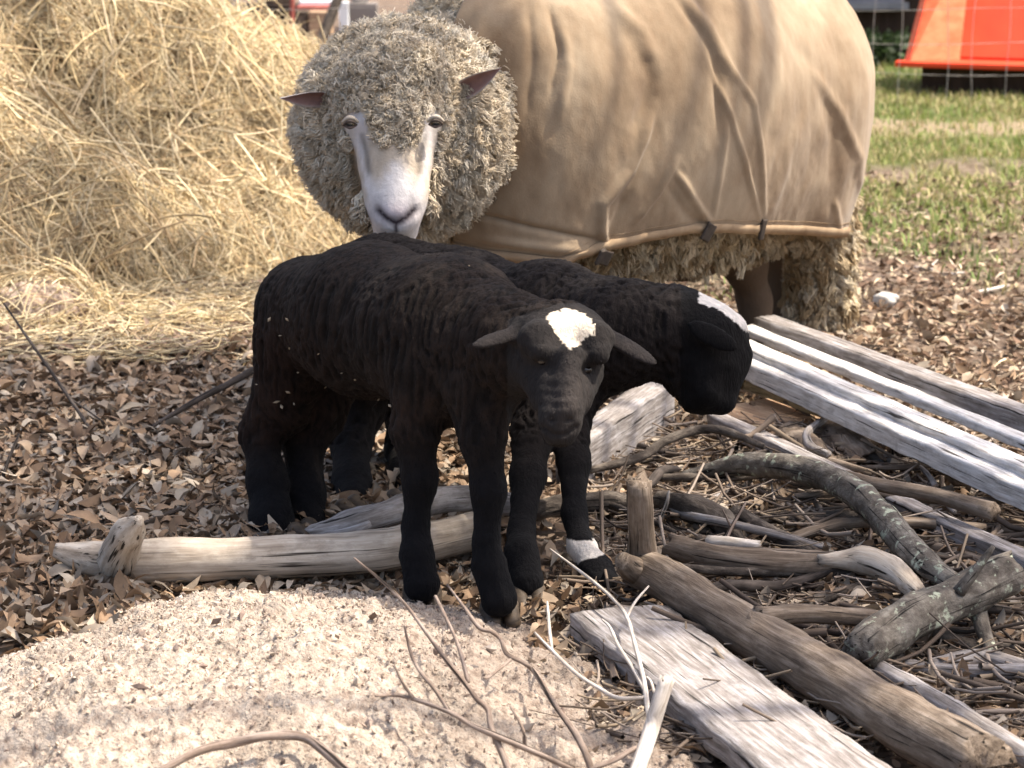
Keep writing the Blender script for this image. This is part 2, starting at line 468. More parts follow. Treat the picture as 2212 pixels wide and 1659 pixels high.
M['wire'] = mat_plain('galvanised_wire', [(0.3, (0.28, 0.26, 0.24)), (0.7, (0.5, 0.47, 0.44))], 12, 0.55, 0, metal=0.3)
M['shed'] = mat_plain('dark_brown_boards', [(0.3, (0.02, 0.012, 0.008)), (0.7, (0.055, 0.032, 0.022))], 4, 0.9, 0.4, 0.01, sc=(6, 1, 1))
M['glass'] = mat_plain('dusty_pane', [(0.3, (0.03, 0.05, 0.08)), (0.7, (0.07, 0.10, 0.14))], 5, 0.2, 0, spec=0.5)
M['frame'] = mat_plain('grey_paint', [(0.3, (0.16, 0.16, 0.18)), (0.7, (0.26, 0.26, 0.28))], 8, 0.7, 0.2)
M['plastic'] = mat_plain('white_plastic', [(0.3, (0.70, 0.72, 0.76)), (0.7, (0.82, 0.84, 0.86))], 4, 0.5, 0, spec=0.4)
M['redpaint'] = mat_plain('red_paint', [(0.3, (0.26, 0.06, 0.045)), (0.7, (0.42, 0.13, 0.10))], 9, 0.6, 0.1)
M['tan'] = mat_wood('tan_timber', (0.22, 0.13, 0.08), (0.42, 0.28, 0.18), (0.58, 0.44, 0.30))
M['stone'] = mat_plain('pale_stone', [(0.3, (0.36, 0.34, 0.31)), (0.7, (0.62, 0.60, 0.56))], 25, 0.9, 0.6, 0.006)
M['foliage'] = mat_plain('tree_leaf', [(0.3, (0.03, 0.05, 0.015)), (0.7, (0.06, 0.09, 0.03))], 6, 0.6, 0, transl=0.2)

def mat_canvas():
    m, n, l, b = new_mat('tan_canvas')
    tc = n.new('ShaderNodeTexCoord').outputs['Object']
    f = noise(n, l, tc, 5.0, 6, 0.62, (1, 1, 0.7))
    c = ramp(n, l, f, [(0.30, (0.150, 0.100, 0.060)), (0.47, (0.262, 0.192, 0.124)), (0.66, (0.365, 0.288, 0.200))]).outputs[0]
    g = noise(n, l, tc, 30.0, 6, 0.75, (1, 1, 0.35))
    c = mixc(n, l, c, (0.26, 0.17, 0.10), ramp(n, l, g, [(0.50, (0, 0, 0)), (0.78, (0.55, 0.55, 0.55))]).outputs[0])
    l.new(c, b.inputs['Base Color'])
    b.inputs['Roughness'].default_value = 0.9; b.inputs['Specular IOR Level'].default_value = 0.15
    b.inputs['Sheen Weight'].default_value = 0.15
    bump(n, l, b, noise(n, l, tc, 300.0, 3, 0.6), 0.5, 0.0012)
    return m
M['canvas'] = mat_canvas()
M['hem'] = mat_plain('hem_binding', [(0.3, (0.24, 0.165, 0.10)), (0.7, (0.36, 0.265, 0.17))], 40, 0.9, 0.3, 0.001)

def mat_ground():
    m, n, l, b = new_mat('farmyard_ground')
    tc = n.new('ShaderNodeTexCoord').outputs['Object']
    f = noise(n, l, tc, 26.0, 8, 0.7)
    dirt = ramp(n, l, f, [(0.30, (0.055, 0.038, 0.027)), (0.50, (0.17, 0.125, 0.095)), (0.70, (0.33, 0.265, 0.21))]).outputs[0]
    gr = ramp(n, l, f, [(0.3, (0.045, 0.06, 0.015)), (0.7, (0.16, 0.19, 0.06))]).outputs[0]
    a = n.new('ShaderNodeAttribute'); a.attribute_name = 'Col'
    sp = n.new('ShaderNodeSeparateColor'); l.new(a.outputs['Color'], sp.inputs[0])
    c = mixc(n, l, dirt, gr, sp.outputs[0])
    tr = ramp(n, l, f, [(0.3, (0.24, 0.18, 0.12)), (0.7, (0.42, 0.33, 0.235))]).outputs[0]
    c = mixc(n, l, c, tr, sp.outputs[1])
    l.new(c, b.inputs['Base Color']); b.inputs['Roughness'].default_value = 0.95
    b.inputs['Specular IOR Level'].default_value = 0.1
    bump(n, l, b, noise(n, l, tc, 70.0, 8, 0.7), 1.0, 0.012)
    return m
M['ground'] = mat_ground()
M['saw'] = mat_plain('sawdust', [(0.30, (0.27, 0.205, 0.17)), (0.45, (0.48, 0.395, 0.335)), (0.62, (0.62, 0.535, 0.465))], 70, 0.95, 1.0, 0.008, attr=True, spec=0.1)
M['crumb'] = mat_plain('dusty_earth', [(0.30, (0.17, 0.11, 0.08)), (0.5, (0.42, 0.32, 0.25)), (0.68, (0.56, 0.46, 0.38))], 60, 0.95, 1.0, 0.01, spec=0.1)
M['haycore'] = mat_plain('packed_hay', [(0.3, (0.11, 0.07, 0.032)), (0.7, (0.36, 0.255, 0.13))], 35, 0.95, 1.0, 0.02, sc=(1, 1, 2))

# ------------------------------------------------------------------ ground
def gh(x, y):
    x = np.asarray(x, float); y = np.asarray(y, float)
    q = np.stack([x * 3, y * 3, 0 * x], -1)
    return 0.012 * fbm(q.reshape(-1, 3), 3).reshape(x.shape)
def grassmask(x, y):
    q = np.stack([np.ravel(x) * 1.6, np.ravel(y) * 0.8, 0 * np.ravel(x) + 4], -1)
    nz = fbm(q, 4).reshape(np.shape(x))
    g = sstep(5.3, 7.2, y + 1.3 * nz) * (1 - 0.9 * sstep(-0.02, 0.35, nz) * sstep(9.2, 8.2, y))
    return np.clip(g * sstep(-0.3, 0.5, np.asarray(x, float)), 0, 1)
def trackmask(x, y):
    q = np.stack([np.ravel(x) * 2, np.ravel(y) * 2, 0 * np.ravel(x) + 9], -1)
    nz = fbm(q, 3).reshape(np.shape(x))
    return 0.75 * sstep(0.42, 0.12, np.abs(y - 9.45 + 0.28 * nz + 0.05 * x)) * sstep(0.5, 1.0, x)
xs = np.unique(np.round(np.concatenate([np.linspace(-60, -6, 14), np.linspace(-6, -2, 40), np.linspace(-2, 2, 200), np.linspace(2, 6, 40), np.linspace(6, 60, 14)]), 4))
ys = np.unique(np.round(np.concatenate([np.linspace(-20, 1.5, 12), np.linspace(1.5, 8, 300), np.linspace(8, 18, 110), np.linspace(18, 180, 30)]), 4))
X, Y = np.meshgrid(xs, ys, indexing='ij')
Z = gh(X, Y)
idx = np.arange(X.size).reshape(X.shape)
F = np.stack([idx[:-1, :-1], idx[1:, :-1], idx[1:, 1:], idx[:-1, 1:]], -1).reshape(-1, 4)
gm, tm = grassmask(X, Y), trackmask(X, Y)
col = np.stack([gm * (1 - 0.6 * tm), tm, 0 * gm], -1).reshape(-1, 3)
o = mesh_obj('ground', np.stack([X, Y, Z], -1).reshape(-1, 3), F, M['ground'], col=col, base=(0, 0, 0))
tag(o, kind='structure')

# leaf litter, crumbs and grass (nobody could count them) --------------
def leaves(px_, size, tilt, colors, lift=0.02, slim=(0.3, 0.55)):
    N = len(px_)
    L = RNG.uniform(size[0], size[1], N); W = L * RNG.uniform(slim[0], slim[1], N)
    yaw = RNG.uniform(0, 2 * math.pi, N); pit = RNG.normal(0, tilt, N); rol = RNG.normal(0, tilt, N)
    cu = RNG.normal(0.35, 0.8, N); cw = RNG.normal(0.25, 0.35, N)
    t = np.linspace(-0.5, 0.5, 5); wp = np.array([0.08, 0.8, 1.0, 0.72, 0.02])
    s = np.array([-0.5, 0, 0.5])
    jit = RNG.uniform(0.75, 1.25, (N, 5, 3))
    lx = L[:, None, None] * t[None, :, None] * np.ones((1, 1, 3))
    ly = W[:, None, None] * wp[None, :, None] * s[None, None, :] * jit
    lz = cu[:, None, None] * L[:, None, None] * (t ** 2)[None, :, None] + cw[:, None, None] * np.abs(ly) * 1.2
    cy, sy, cp, sp, cr, sr = np.cos(yaw), np.sin(yaw), np.cos(pit), np.sin(pit), np.cos(rol), np.sin(rol)
    e = lambda a: a[:, None, None]
    y2, z2 = ly * e(cr) - lz * e(sr), ly * e(sr) + lz * e(cr)
    x3, z3 = lx * e(cp) - z2 * e(sp), lx * e(sp) + z2 * e(cp)
    x4, y4 = x3 * e(cy) - y2 * e(sy), x3 * e(sy) + y2 * e(cy)
    zz = z3 - z3.min((1, 2), keepdims=True)
    V = np.stack([x4 + px_[:, 0][:, None, None], y4 + px_[:, 1][:, None, None], zz + (px_[:, 2] + RNG.uniform(0, lift, N))[:, None, None]], -1)
    id_ = np.arange(N * 15).reshape(N, 5, 3)
    F = np.stack([id_[:, :-1, :-1], id_[:, 1:, :-1], id_[:, 1:, 1:], id_[:, :-1, 1:]], -1).reshape(-1, 4)
    ci = RNG.integers(0, len(colors), N)
    c = np.array(colors)[ci] * RNG.uniform(0.6, 1.3, (N, 1))
    return V.reshape(-1, 3), F, np.repeat(c, 15, 0)
def spots_in(n, u0, u1, v0, v1, z=0.0):
    """random ground points whose density is even over the ground between the given photo rows"""
    ya, yb = G(0, v1)[1], G(0, v0)[1]
    y = RNG.uniform(ya, yb, n)
    x = (RNG.uniform(u0, u1, n) - FW / 2) / FPX * y * 1.02
    return np.stack([x, y, gh(x, y) + z], -1)
LEAFC = [(0.30, 0.21, 0.14), (0.37, 0.28, 0.20), (0.25, 0.17, 0.11), (0.42, 0.335, 0.25), (0.20, 0.135, 0.09), (0.33, 0.225, 0.145), (0.42, 0.36, 0.29), (0.30, 0.25, 0.20)]
acc = Acc()
acc.add(*leaves(spots_in(21000, -260, 1150, 690, 1330), (0.014, 0.046), 0.24, LEAFC, 0.012))
acc.add(*leaves(spots_in(350, -260, 1150, 700, 1300), (0.04, 0.062), 0.24, LEAFC, 0.016))
acc.add(*leaves(spots_in(5200, -200, 800, 640, 780), (0.012, 0.036), 0.4, [(0.40, 0.30, 0.24), (0.30, 0.21, 0.16), (0.46, 0.37, 0.29)], 0.02))
acc.add(*leaves(spots_in(7500, 1150, 2500, 850, 1659), (0.012, 0.042), 0.38, LEAFC, 0.016))
acc.add(*leaves(spots_in(1500, -200, 300, 1200, 1420), (0.02, 0.05), 0.4, LEAFC, 0.02))
acc.add(*leaves(spots_in(1500, 1000, 2400, 640, 860), (0.015, 0.045), 0.4, LEAFC, 0.008))
o = acc.build('leaf_litter', M['leaf'], base=(0, 4, 0)); tag(o, kind='stuff')
o['label'] = 'brown curled dead leaves covering the yard floor'
# mulch crumbs and bits of straw on the bare earth at right
acc = Acc()
MULCH = [(0.30, 0.21, 0.15), (0.20, 0.13, 0.09), (0.40, 0.30, 0.215), (0.14, 0.09, 0.06), (0.46, 0.37, 0.26)]
acc.add(*leaves(spots_in(11000, 1150, 2450, 385, 900), (0.010, 0.032), 0.35, MULCH, 0.006, (0.25, 0.7)))
acc.add(*leaves(spots_in(3500, 1150, 2400, 1250, 1659), (0.008, 0.025), 0.4, MULCH, 0.008, (0.15, 0.5)))
acc.add(*leaves(spots_in(260, 1500, 2450, 430, 900), (0.03, 0.08), 0.2, [(0.62, 0.52, 0.36), (0.55, 0.46, 0.36)], 0.006, (0.06, 0.14)))
o = acc.build('mulch_crumbs', M['leaf'], base=(1, 5, 0)); tag(o, kind='stuff')
o['label'] = 'crumbled bark and straw bits on bare earth'

def grass(n):
    y = RNG.uniform(5.2, 15.5, n) ; x = RNG.uniform(0.3, 1.0, n) * 0 + RNG.uniform(0.45, 3.9, n)
    keep = (RNG.random(n) < grassmask(x, y) * (1 - 0.9 * trackmask(x, y))) & (x < y * 0.27 + 0.5)
    x, y = x[keep], y[keep]; n = len(x)
    h = RNG.uniform(0.02, 0.055, n); yaw = RNG.uniform(0, 6.28, n); lean = RNG.uniform(0.2, 1.3, n)
    d = np.stack([np.cos(yaw), np.sin(yaw), 0 * x], -1); sd = np.stack([-np.sin(yaw), np.cos(yaw), 0 * x], -1)
    b = np.stack([x, y, gh(x, y) - 0.004], -1); w = RNG.uniform(0.0018, 0.004, n)[:, None]
    up = np.array([0, 0, 1.0])
    mid = b + up * h[:, None] * 0.6 + d * (h * lean * 0.35)[:, None]
    tip = b + up * (h * np.clip(1.05 - lean * 0.35, 0.4, 1))[:, None] + d * (h * lean)[:, None]
    V = np.stack([b - sd * w, b + sd * w, mid + sd * w * 0.8, mid - sd * w * 0.8, tip], 1)
    i = np.arange(n)[:, None] * 5
    Q = i + np.array([[0, 1, 2, 3]]); T = i + np.array([[3, 2, 4]])
    nz = fbm(np.stack([x * 1.2, y * 0.9, 0 * x + 2], -1), 3)
    base = np.array([0.19, 0.235, 0.06]) + np.clip(nz, -0.6, 0.6)[:, None] * np.array([0.09, 0.05, 0.02])
    dry = RNG.random(n) < 0.36 + 0.25 * (nz > 0.1)
    c = np.where(dry[:, None], np.array([0.36, 0.31, 0.15]), base) * RNG.uniform(0.65, 1.4, (n, 1))
    return V.reshape(-1, 3), [Q, T], np.repeat(np.clip(c, 0.01, 1), 5, 0)
V, F, c = grass(90000)
o = mesh_obj('grass', V, F, M['grass'], col=c, base=(1.5, 9, 0)); tag(o, kind='stuff')
o['label'] = 'short sparse green grass on the yard beyond the ewe'

# ------------------------------------------------------------------ hay pile
def hay_h(x, y):
    sh = np.shape(x); x = np.ravel(x); y = np.ravel(y)
    q = np.stack([x * 1.9, y * 1.9, 0 * x + 1], -1)
    nz = fbm(q, 3)
    d = np.hypot((x + 1.84 + 0.10 * nz) / 1.56, (y - 7.1 + 0.18 * nz) / 2.0)
    h = 0.98 * np.clip(1 - d, 0, 1) ** 0.66
    h += 0.10 * fbm(np.stack([x * 2.6, y * 2.6, 0 * x + 7], -1), 3) * np.clip(h * 4, 0, 1)
    h += 0.055 * fbm(np.stack([x * 6.5, y * 6.5, 0 * x + 11], -1), 2) * np.clip(h * 5, 0, 1)
    # a sagging ledge, as where hay was pulled away
    h -= 0.22 * np.exp(-(((x + 0.98) / 0.30) ** 2 + ((y - 6.15) / 0.16) ** 2))
    h += 0.16 * np.exp(-(((x + 1.0) / 0.40) ** 2 + ((y - 6.55) / 0.20) ** 2))
    return (h - 0.02).reshape(sh)
hx = np.linspace(-3.4, 0.1, 170); hy = np.linspace(5.0, 9.4, 190)
X, Y = np.meshgrid(hx, hy, indexing='ij'); Z = hay_h(X, Y)
idx = np.arange(X.size).reshape(X.shape)
F = np.stack([idx[:-1, :-1], idx[1:, :-1], idx[1:, 1:], idx[:-1, 1:]], -1).reshape(-1, 4)
HV = np.stack([X, Y, Z + 0.02 * fbm(np.stack([X.ravel() * 12, Y.ravel() * 12, 0 * X.ravel()], -1), 3).reshape(X.shape)], -1).reshape(-1, 3)
F = F[(HV[F, 2] > -0.015).any(1)]
hay = thing('hay_pile', (-1.7, 7.2, 0), 'large heap of loose golden hay slumped behind the black lambs', 'hay pile')
mesh_obj('packed_core', HV, F, M['haycore'], hay)
def strands(n, region, lens, lift, cols, rad=(0.0009, 0.0019), hang=0.5):
    x = RNG.uniform(region[0], region[1], n * 3); y = RNG.uniform(region[2], region[3], n * 3)
    h = hay_h(x, y); k = h > 0.0
    x, y, h = x[k][:n], y[k][:n], h[k][:n]; n = len(x)
    e = 0.03
    gx, gy = (hay_h(x + e, y) - hay_h(x - e, y)) / (2 * e), (hay_h(x, y + e) - hay_h(x, y - e)) / (2 * e)
    N = unit(np.stack([-gx, -gy, np.ones(n)], -1))
    down = unit(np.stack([-gx, -gy, -(gx ** 2 + gy ** 2) - 1e-4], -1))
    ran = RNG.normal(size=(n, 3)); ran -= (ran * N).sum(1, keepdims=True) * N; ran = unit(ran)
    d = unit(ran + down * RNG.uniform(-hang * 0.3, hang * 2, n)[:, None] + N * RNG.normal(0.05, 0.28, n)[:, None])
    L = RNG.uniform(lens[0], lens[1], n)
    off = np.abs(RNG.normal(0.0, lift, n))
    p = np.stack([x, y, h], -1) + N * off[:, None]
    bend = RNG.normal(0, 0.22, (n, 3))
    t = np.linspace(-0.5, 0.5, 5)[None, :, None]
    path = p[:, None, :] + d[:, None, :] * L[:, None, None] * t + bend[:, None, :] * L[:, None, None] * (t * t) - np.array([0, 0, 1.0]) * L[:, None, None] * 0.35 * (t + 0.5) ** 2 * RNG.uniform(0, 1, n)[:, None, None]
    r = RNG.uniform(rad[0], rad[1], n)[:, None] * np.array([[0.8, 1, 1, 0.9, 0.6]])
    V, F = tubes(path, r, 3)
    c = np.array(cols)[RNG.integers(0, len(cols), n)] * RNG.uniform(0.6, 1.25, (n, 1))
    return V, F, np.repeat(c, 15, 0)
HAYC = [(0.78, 0.62, 0.36), (0.82, 0.70, 0.46), (0.68, 0.52, 0.29), (0.74, 0.61, 0.41), (0.52, 0.38, 0.22), (0.80, 0.67, 0.42), (0.58, 0.49, 0.33)]
acc = Acc()
acc.add(*strands(110000, (-2.4, 0.1, 5.0, 7.6), (0.04, 0.16), 0.015, HAYC, (0.0007, 0.0017)))
acc.add(*strands(3500, (-2.3, 0.1, 5.0, 7.4), (0.12, 0.34), 0.05, HAYC, (0.0015, 0.0030), 0.9))
# a thin spread of fallen stalks in front of the heap
n = 4200
sp = spots_in(n, -150, 760, 640, 800)
k = RNG.random(n) < sstep(4.35, 5.9, sp[:, 1] + 0.35 * fbm(np.stack([sp[:, 0] * 3, sp[:, 1] * 3, 0 * sp[:, 0] + 2], -1), 3)); sp = sp[k]; n = len(sp)
yaw = RNG.uniform(0, 6.28, n); L = RNG.uniform(0.05, 0.2, n)
d = np.stack([np.cos(yaw), np.sin(yaw), RNG.normal(0, 0.15, n)], -1)
t = np.linspace(-0.5, 0.5, 5)[None, :, None]
path = sp[:, None, :] + d[:, None, :] * L[:, None, None] * t + RNG.normal(0, 0.25, (n, 1, 3)) * L[:, None, None] * t * t
path[:, :, 2] = np.abs(path[:, :, 2] - sp[:, None, 2]) + sp[:, None, 2] + RNG.uniform(0.004, 0.035, (n, 1))
V, F = tubes(path, np.full((n, 5), 0.0014), 3)
acc.add(V, F, np.repeat(np.array(HAYC)[RNG.integers(0, 7, n)] * RNG.uniform(0.6, 1.2, (n, 1)), 15, 0))
# stalks fallen over the dusty mound
n = 150
q = unit(RNG.normal(size=(n, 3)) * np.array([1, 1, 0.8]) + np.array([0.3, 0.1, 0.6])); q[:, 2] = np.abs(q[:, 2])
sp = G(92, 700, 0.0) + q * np.array([0.145, 0.14, 0.115])
d = unit(np.cross(q, RNG.normal(size=(n, 3))) + np.array([0, 0, -0.25])); L = RNG.uniform(0.06, 0.2, n)
path = sp[:, None, :] + d[:, None, :] * L[:, None, None] * t + q[:, None, :] * RNG.uniform(0, 0.02, (n, 1, 1)) - np.array([0, 0, 1.0]) * (L[:, None, None] * 0.5 * t * t)
path[:, :, 2] = np.maximum(path[:, :, 2], 0.006)
V, F = tubes(path, np.full((n, 5), 0.0015), 3)
acc.add(V, F, np.repeat(np.array(HAYC)[RNG.integers(0, 7, n)] * RNG.uniform(0.6, 1.2, (n, 1)), 15, 0))
o = acc.build('loose_straw', M['straw'], hay); tag(o, kind='stuff')

# ------------------------------------------------------------------ sawdust mound
def saw_h(x, y):
    sh = np.shape(x); x = np.ravel(x); y = np.ravel(y)
    nz = fbm(np.stack([x * 3.2, y * 3.2, 0 * x + 3], -1), 3)
    dx = x + 0.32 + 0.05 * nz
    d = np.hypot(dx / np.where(dx < 0, 0.47, 0.56), (y - 2.68 + 0.05 * nz) / 0.68)
    h = 0.102 * sstep(1.0, 0.22, d)
    d2 = np.hypot((x - 0.02 + 0.05 * nz) / 0.42, (y - 2.60 + 0.05 * nz) / 0.56)
    h2 = 0.038 * sstep(1.0, 0.2, d2)
    h = np.maximum(h, h2)
    h += (0.014 * nz + 0.015 * fbm(np.stack([x * 11, y * 11, 0 * x + 5], -1), 4)) * np.clip(h * 40, 0, 1)
    return (h - 0.012).reshape(sh)
sx = np.linspace(-1.4, 0.62, 680); sy = np.linspace(2.1, 3.45, 450)
X, Y = np.meshgrid(sx, sy, indexing='ij'); Z = saw_h(X, Y)
q = np.stack([X.ravel() * 60, Y.ravel() * 60, 0 * X.ravel()], -1)
Zr = Z + (0.0055 * fbm(q, 2) + 0.0035 * fbm(q * 2.7 + 5, 2)).reshape(X.shape)
idx = np.arange(X.size).reshape(X.shape)
F = np.stack([idx[:-1, :-1], idx[1:, :-1], idx[1:, 1:], idx[:-1, 1:]], -1).reshape(-1, 4)
SV = np.stack([X, Y, Zr], -1).reshape(-1, 3)
F = F[(SV[F, 2] > -0.010).any(1)]
def sawtint(x, y):
    """paler fresh dust at left, greyer trodden dust at right"""
    nz = fbm(np.stack([x * 3, y * 3, 0 * x + 8], -1), 3)
    w = sstep(-0.25, 0.15, x + 0.10 * nz - 0.35 * (2.75 - y))
    pt = 1 - 0.22 * sstep(0.05, 0.6, fbm(np.stack([x * 6, y * 6, 0 * x + 21], -1), 3))  # random darker patches, partly soft shade dapples put into the tint
    return ((1 - w)[:, None] * np.array([0.86, 0.865, 0.835]) + w[:, None] * np.array([0.56, 0.545, 0.53])) * pt[:, None]
saw = thing('sawdust_mound', (-0.5, 2.8, 0), 'low mound of pale crumbly sawdust in front of the pale log', 'sawdust pile')
mesh_obj('packed_sawdust', SV, F, M['saw'], saw, col=sawtint(SV[:, 0], SV[:, 1]))
n = 42000
x = RNG.uniform(-1.35, 0.5, n); y = RNG.uniform(2.3, 3.42, n); h = saw_h(x, y)
k = (h > -0.004) & (RNG.random(n) < np.where(x > -0.05, 0.30, 1.0)); x, y, h = x[k], y[k], h[k]; n = len(x)
s = np.exp(RNG.normal(math.log(0.0009), 0.6, n))
O = np.array([[1, 0, 0], [-1, 0, 0], [0, 1, 0], [0, -1, 0], [0, 0, 1], [0, 0, -1]], float)
TF = np.array([[0, 2, 4], [2, 1, 4], [1, 3, 4], [3, 0, 4], [2, 0, 5], [1, 2, 5], [3, 1, 5], [0, 3, 5]])
A = unit(RNG.normal(size=(n, 3))); B = unit(np.cross(A, RNG.normal(size=(n, 3)))); Cc = np.cross(A, B)
ax = np.stack([A * RNG.uniform(1.0, 2.3, (n, 1)), B * RNG.uniform(0.6, 1.3, (n, 1)), Cc * RNG.uniform(0.35, 0.9, (n, 1))], 1) * s[:, None, None]
V = np.stack([x, y, h + s * 0.6 + RNG.uniform(0, 0.004, n)], -1)[:, None, :] + np.einsum('ki,nij->nkj', O, ax)
F = (np.arange(n)[:, None, None] * 6 + TF[None]).reshape(-1, 3)
cc = np.array([(0.60, 0.50, 0.43), (0.66, 0.57, 0.50), (0.50, 0.41, 0.35), (0.66, 0.54, 0.43), (0.36, 0.28, 0.24), (0.26, 0.19, 0.16)])
c = cc[RNG.integers(0, 6, n)] * RNG.uniform(0.75, 1.15, (n, 1)) * sawtint(x, y)
o = mesh_obj('wood_chips', V.reshape(-1, 3), F, M['attr'], saw, col=np.repeat(np.clip(c, 0, 0.85), 6, 0), smooth=False); tag(o, kind='stuff')

# ------------------------------------------------------------------ animals
def lockset(p, N, flow, L, a, r, cols, turns=(0.8, 1.6), M_=8, sides=3, staples=1200, pull=0.68):
    """wool: fine locks gathered into staples that share a tip, a curl and a shade"""
    n = len(p)
    K = min(staples, n)
    ce = RNG.choice(n, K, replace=False)
    own = np.empty(n, int)
    for i in range(0, n, 2000):
        own[i:i + 2000] = np.argmin(((p[i:i + 2000, None] - p[ce][None]) ** 2).sum(2), 1)
    dK = unit(N[ce] * 0.55 + flow[ce] + RNG.normal(0, 0.42, (K, 3)))
    LK = RNG.uniform(L[0], L[1], K)
    tipK = p[ce] + dK * LK[:, None] - np.array([0, 0, 1.0]) * (LK * 0.3)[:, None]
    wK = RNG.uniform(turns[0], turns[1], K) * 2 * math.pi * np.where(RNG.random(K) < 0.5, -1, 1); pK = RNG.uniform(0, 6.28, K)
    e1K = unit(np.cross(dK, RNG.normal(size=(K, 3)))); e2K = np.cross(dK, e1K); aK = RNG.uniform(a[0], a[1], K)
    tip0 = p + unit(N * 0.5 + flow + RNG.normal(0, 0.3, (n, 3))) * RNG.uniform(L[0], L[1], n)[:, None]
    w = np.clip(RNG.normal(pull, 0.15, n), 0, 0.97)[:, None]
    tip = tip0 * (1 - w) + tipK[own] * w
    t = np.linspace(0, 1, M_)[None, :, None]
    base = p - N * 0.005
    mid = base + N * (RNG.uniform(0.25, 0.55, n) * LK[own])[:, None]
    path = base[:, None] * (1 - t) ** 2 + mid[:, None] * 2 * t * (1 - t) + tip[:, None] * t * t
    ph = (wK[own] + RNG.normal(0, 0.5, n))[:, None] * t[..., 0] + (pK[own] + RNG.normal(0, 0.35, n))[:, None]
    am = (aK[own])[:, None] * np.clip(t[..., 0] * 1.8, 0, 1)
    path = path + e1K[own][:, None] * (am * np.cos(ph))[..., None] + e2K[own][:, None] * (am * np.sin(ph))[..., None]
    rr = RNG.uniform(r[0], r[1], n)[:, None] * (1.0 - 0.5 * t[..., 0] ** 3)
    V, F = tubes(path, rr, sides)
    cK = np.array(cols)[RNG.integers(0, len(cols), K)] * RNG.uniform(0.86, 1.1, (K, 1))
    c = cK[own] * RNG.uniform(0.88, 1.1, (n, 1))
    return V, F, np.clip(np.repeat(c, M_ * sides, 0), 0, 1)
def J(*a):                       # joint given as photo column, row, distance, radius in photo units
    return P(a[0], a[1], a[2]), a[3] * px(a[2])
def chain(js, k=0.02):
    out = []
    js = [J(*j) for j in js]
    for (a, ra), (b, rb) in zip(js[:-1], js[1:]): out.append(cone(a, ra, b, rb, k))
    return out
def leafear(base, tip, wid, nrm, th, k=0.012):
    base, tip = np.asarray(base, float), np.asarray(tip, float)
    ax = (tip - base) / 2; c = (tip + base) / 2
    a = unit(ax); nr = unit(np.asarray(nrm, float) - a * (np.asarray(nrm, float) @ a)); s = np.cross(a, nr)
    return ell(c, [ax * 1.08, s * wid, nr * th], k)
def ball(c, r, ax=(1, 1, 1), seg=18):
    u = np.linspace(0, 2 * math.pi, seg, endpoint=False); v = np.linspace(0, math.pi, seg // 2 + 1)
    V = np.array([[math.sin(b) * math.cos(a) * ax[0], math.sin(b) * math.sin(a) * ax[1], math.cos(b) * ax[2]] for b in v for a in u]) * r + np.asarray(c)
    i = np.arange(len(v) * seg).reshape(len(v), seg)
    return V, np.stack([i[:-1], i[1:], np.roll(i[1:], -1, 1), np.roll(i[:-1], -1, 1)], -1).reshape(-1, 4)
def hoof(parent, c, fwd, s=0.021, splay=0.62):
    """a cloven foot: two blunt claws side by side"""
    fwd = unit(np.array([fwd[0], fwd[1], 0.0])); sd = np.array([fwd[1], -fwd[0], 0.0])
    acc = Acc()
    for q in (-1, 1):
        o = c + sd * q * s * splay
        pr = [cone(o - fwd * s * 0.5 + [0, 0, s * 0.75], s * 0.56, o + fwd * s * 0.72 - sd * q * s * 0.12 + [0, 0, s * 0.22], s * 0.36, 0.004),
              cone(o - fwd * s * 0.5 + [0, 0, s * 0.2], s * 0.5, o + fwd * s * 0.5 + [0, 0, s * 0.1], s * 0.46, 0.006)]
        V, F = sdf_mesh(pr, 0.0024, 1)
        V[:, 2] = np.maximum(V[:, 2], c[2] - 0.001)
        acc.add(V, F)
    return acc.build('hoof', M['hoof'], parent)

# --- the ewe
ewe = thing('ewe', (0.35, 4.75, 0), 'woolly cream ewe with a white face, wearing a tan canvas coat', 'sheep')
TOR = [cone(*J(1130, 205, 4.50, 285), *J(1340, 190, 4.72, 312), 0.12), cone(*J(1340, 190, 4.72, 312), *J(1555, 195, 4.98, 306), 0.12)]
NECK = chain([(1090, 215, 4.46, 200), (960, 262, 4.36, 175), (872, 266, 4.24, 220)], 0.05) + [cone(*J(880, 380, 4.25, 120), *J(900, 300, 4.30, 150), 0.05)]
HEAD = chain([(850, 205, 4.10, 128), (852, 262, 4.06, 96), (854, 350, 4.02, 76), (855, 425, 3.99, 66), (855, 462, 3.965, 52)], 0.02)
HEAD += [cone(*J(770, 255, 4.06, 30), *J(788, 300, 4.04, 24), 0.02), cone(*J(930, 252, 4.06, 30), *J(918, 300, 4.04, 24), 0.02)]
HEAD += chain([(855, 440, 4.02, 58), (855, 492, 4.00, 50)], 0.02)
LEGS = chain([(1700, 380, 5.12, 150), (1736, 520, 5.19, 92), (1744, 640, 5.21, 82), (1748, 705, 5.20, 60)], 0.05)
LEGS += chain([(1570, 460, 4.96, 130), (1606, 560, 5.02, 46), (1630, 650, 5.06, 31), (1640, 735, 5.04, 30)], 0.04)
LEGS += chain([(1075, 480, 4.44, 110), (1085, 690, 4.42, 52), (1090, 800, 4.42, 38), (1092, 875, 4.40, 34)], 0.04)
LEGS += chain([(985, 480, 4.50, 100), (1000, 690, 4.48, 52), (1004, 790, 4.47, 38), (1008, 862, 4.45, 34)], 0.04)
BEL = [cone(*J(1290, 420, 4.68, 175), *J(1470, 440, 4.86, 170), 0.08)]
earL_b, earL_t = P(722, 212, 4.11), P(608, 212, 4.05)
earR_b, earR_t = P(985, 208, 4.11), P(1080, 148, 4.06)
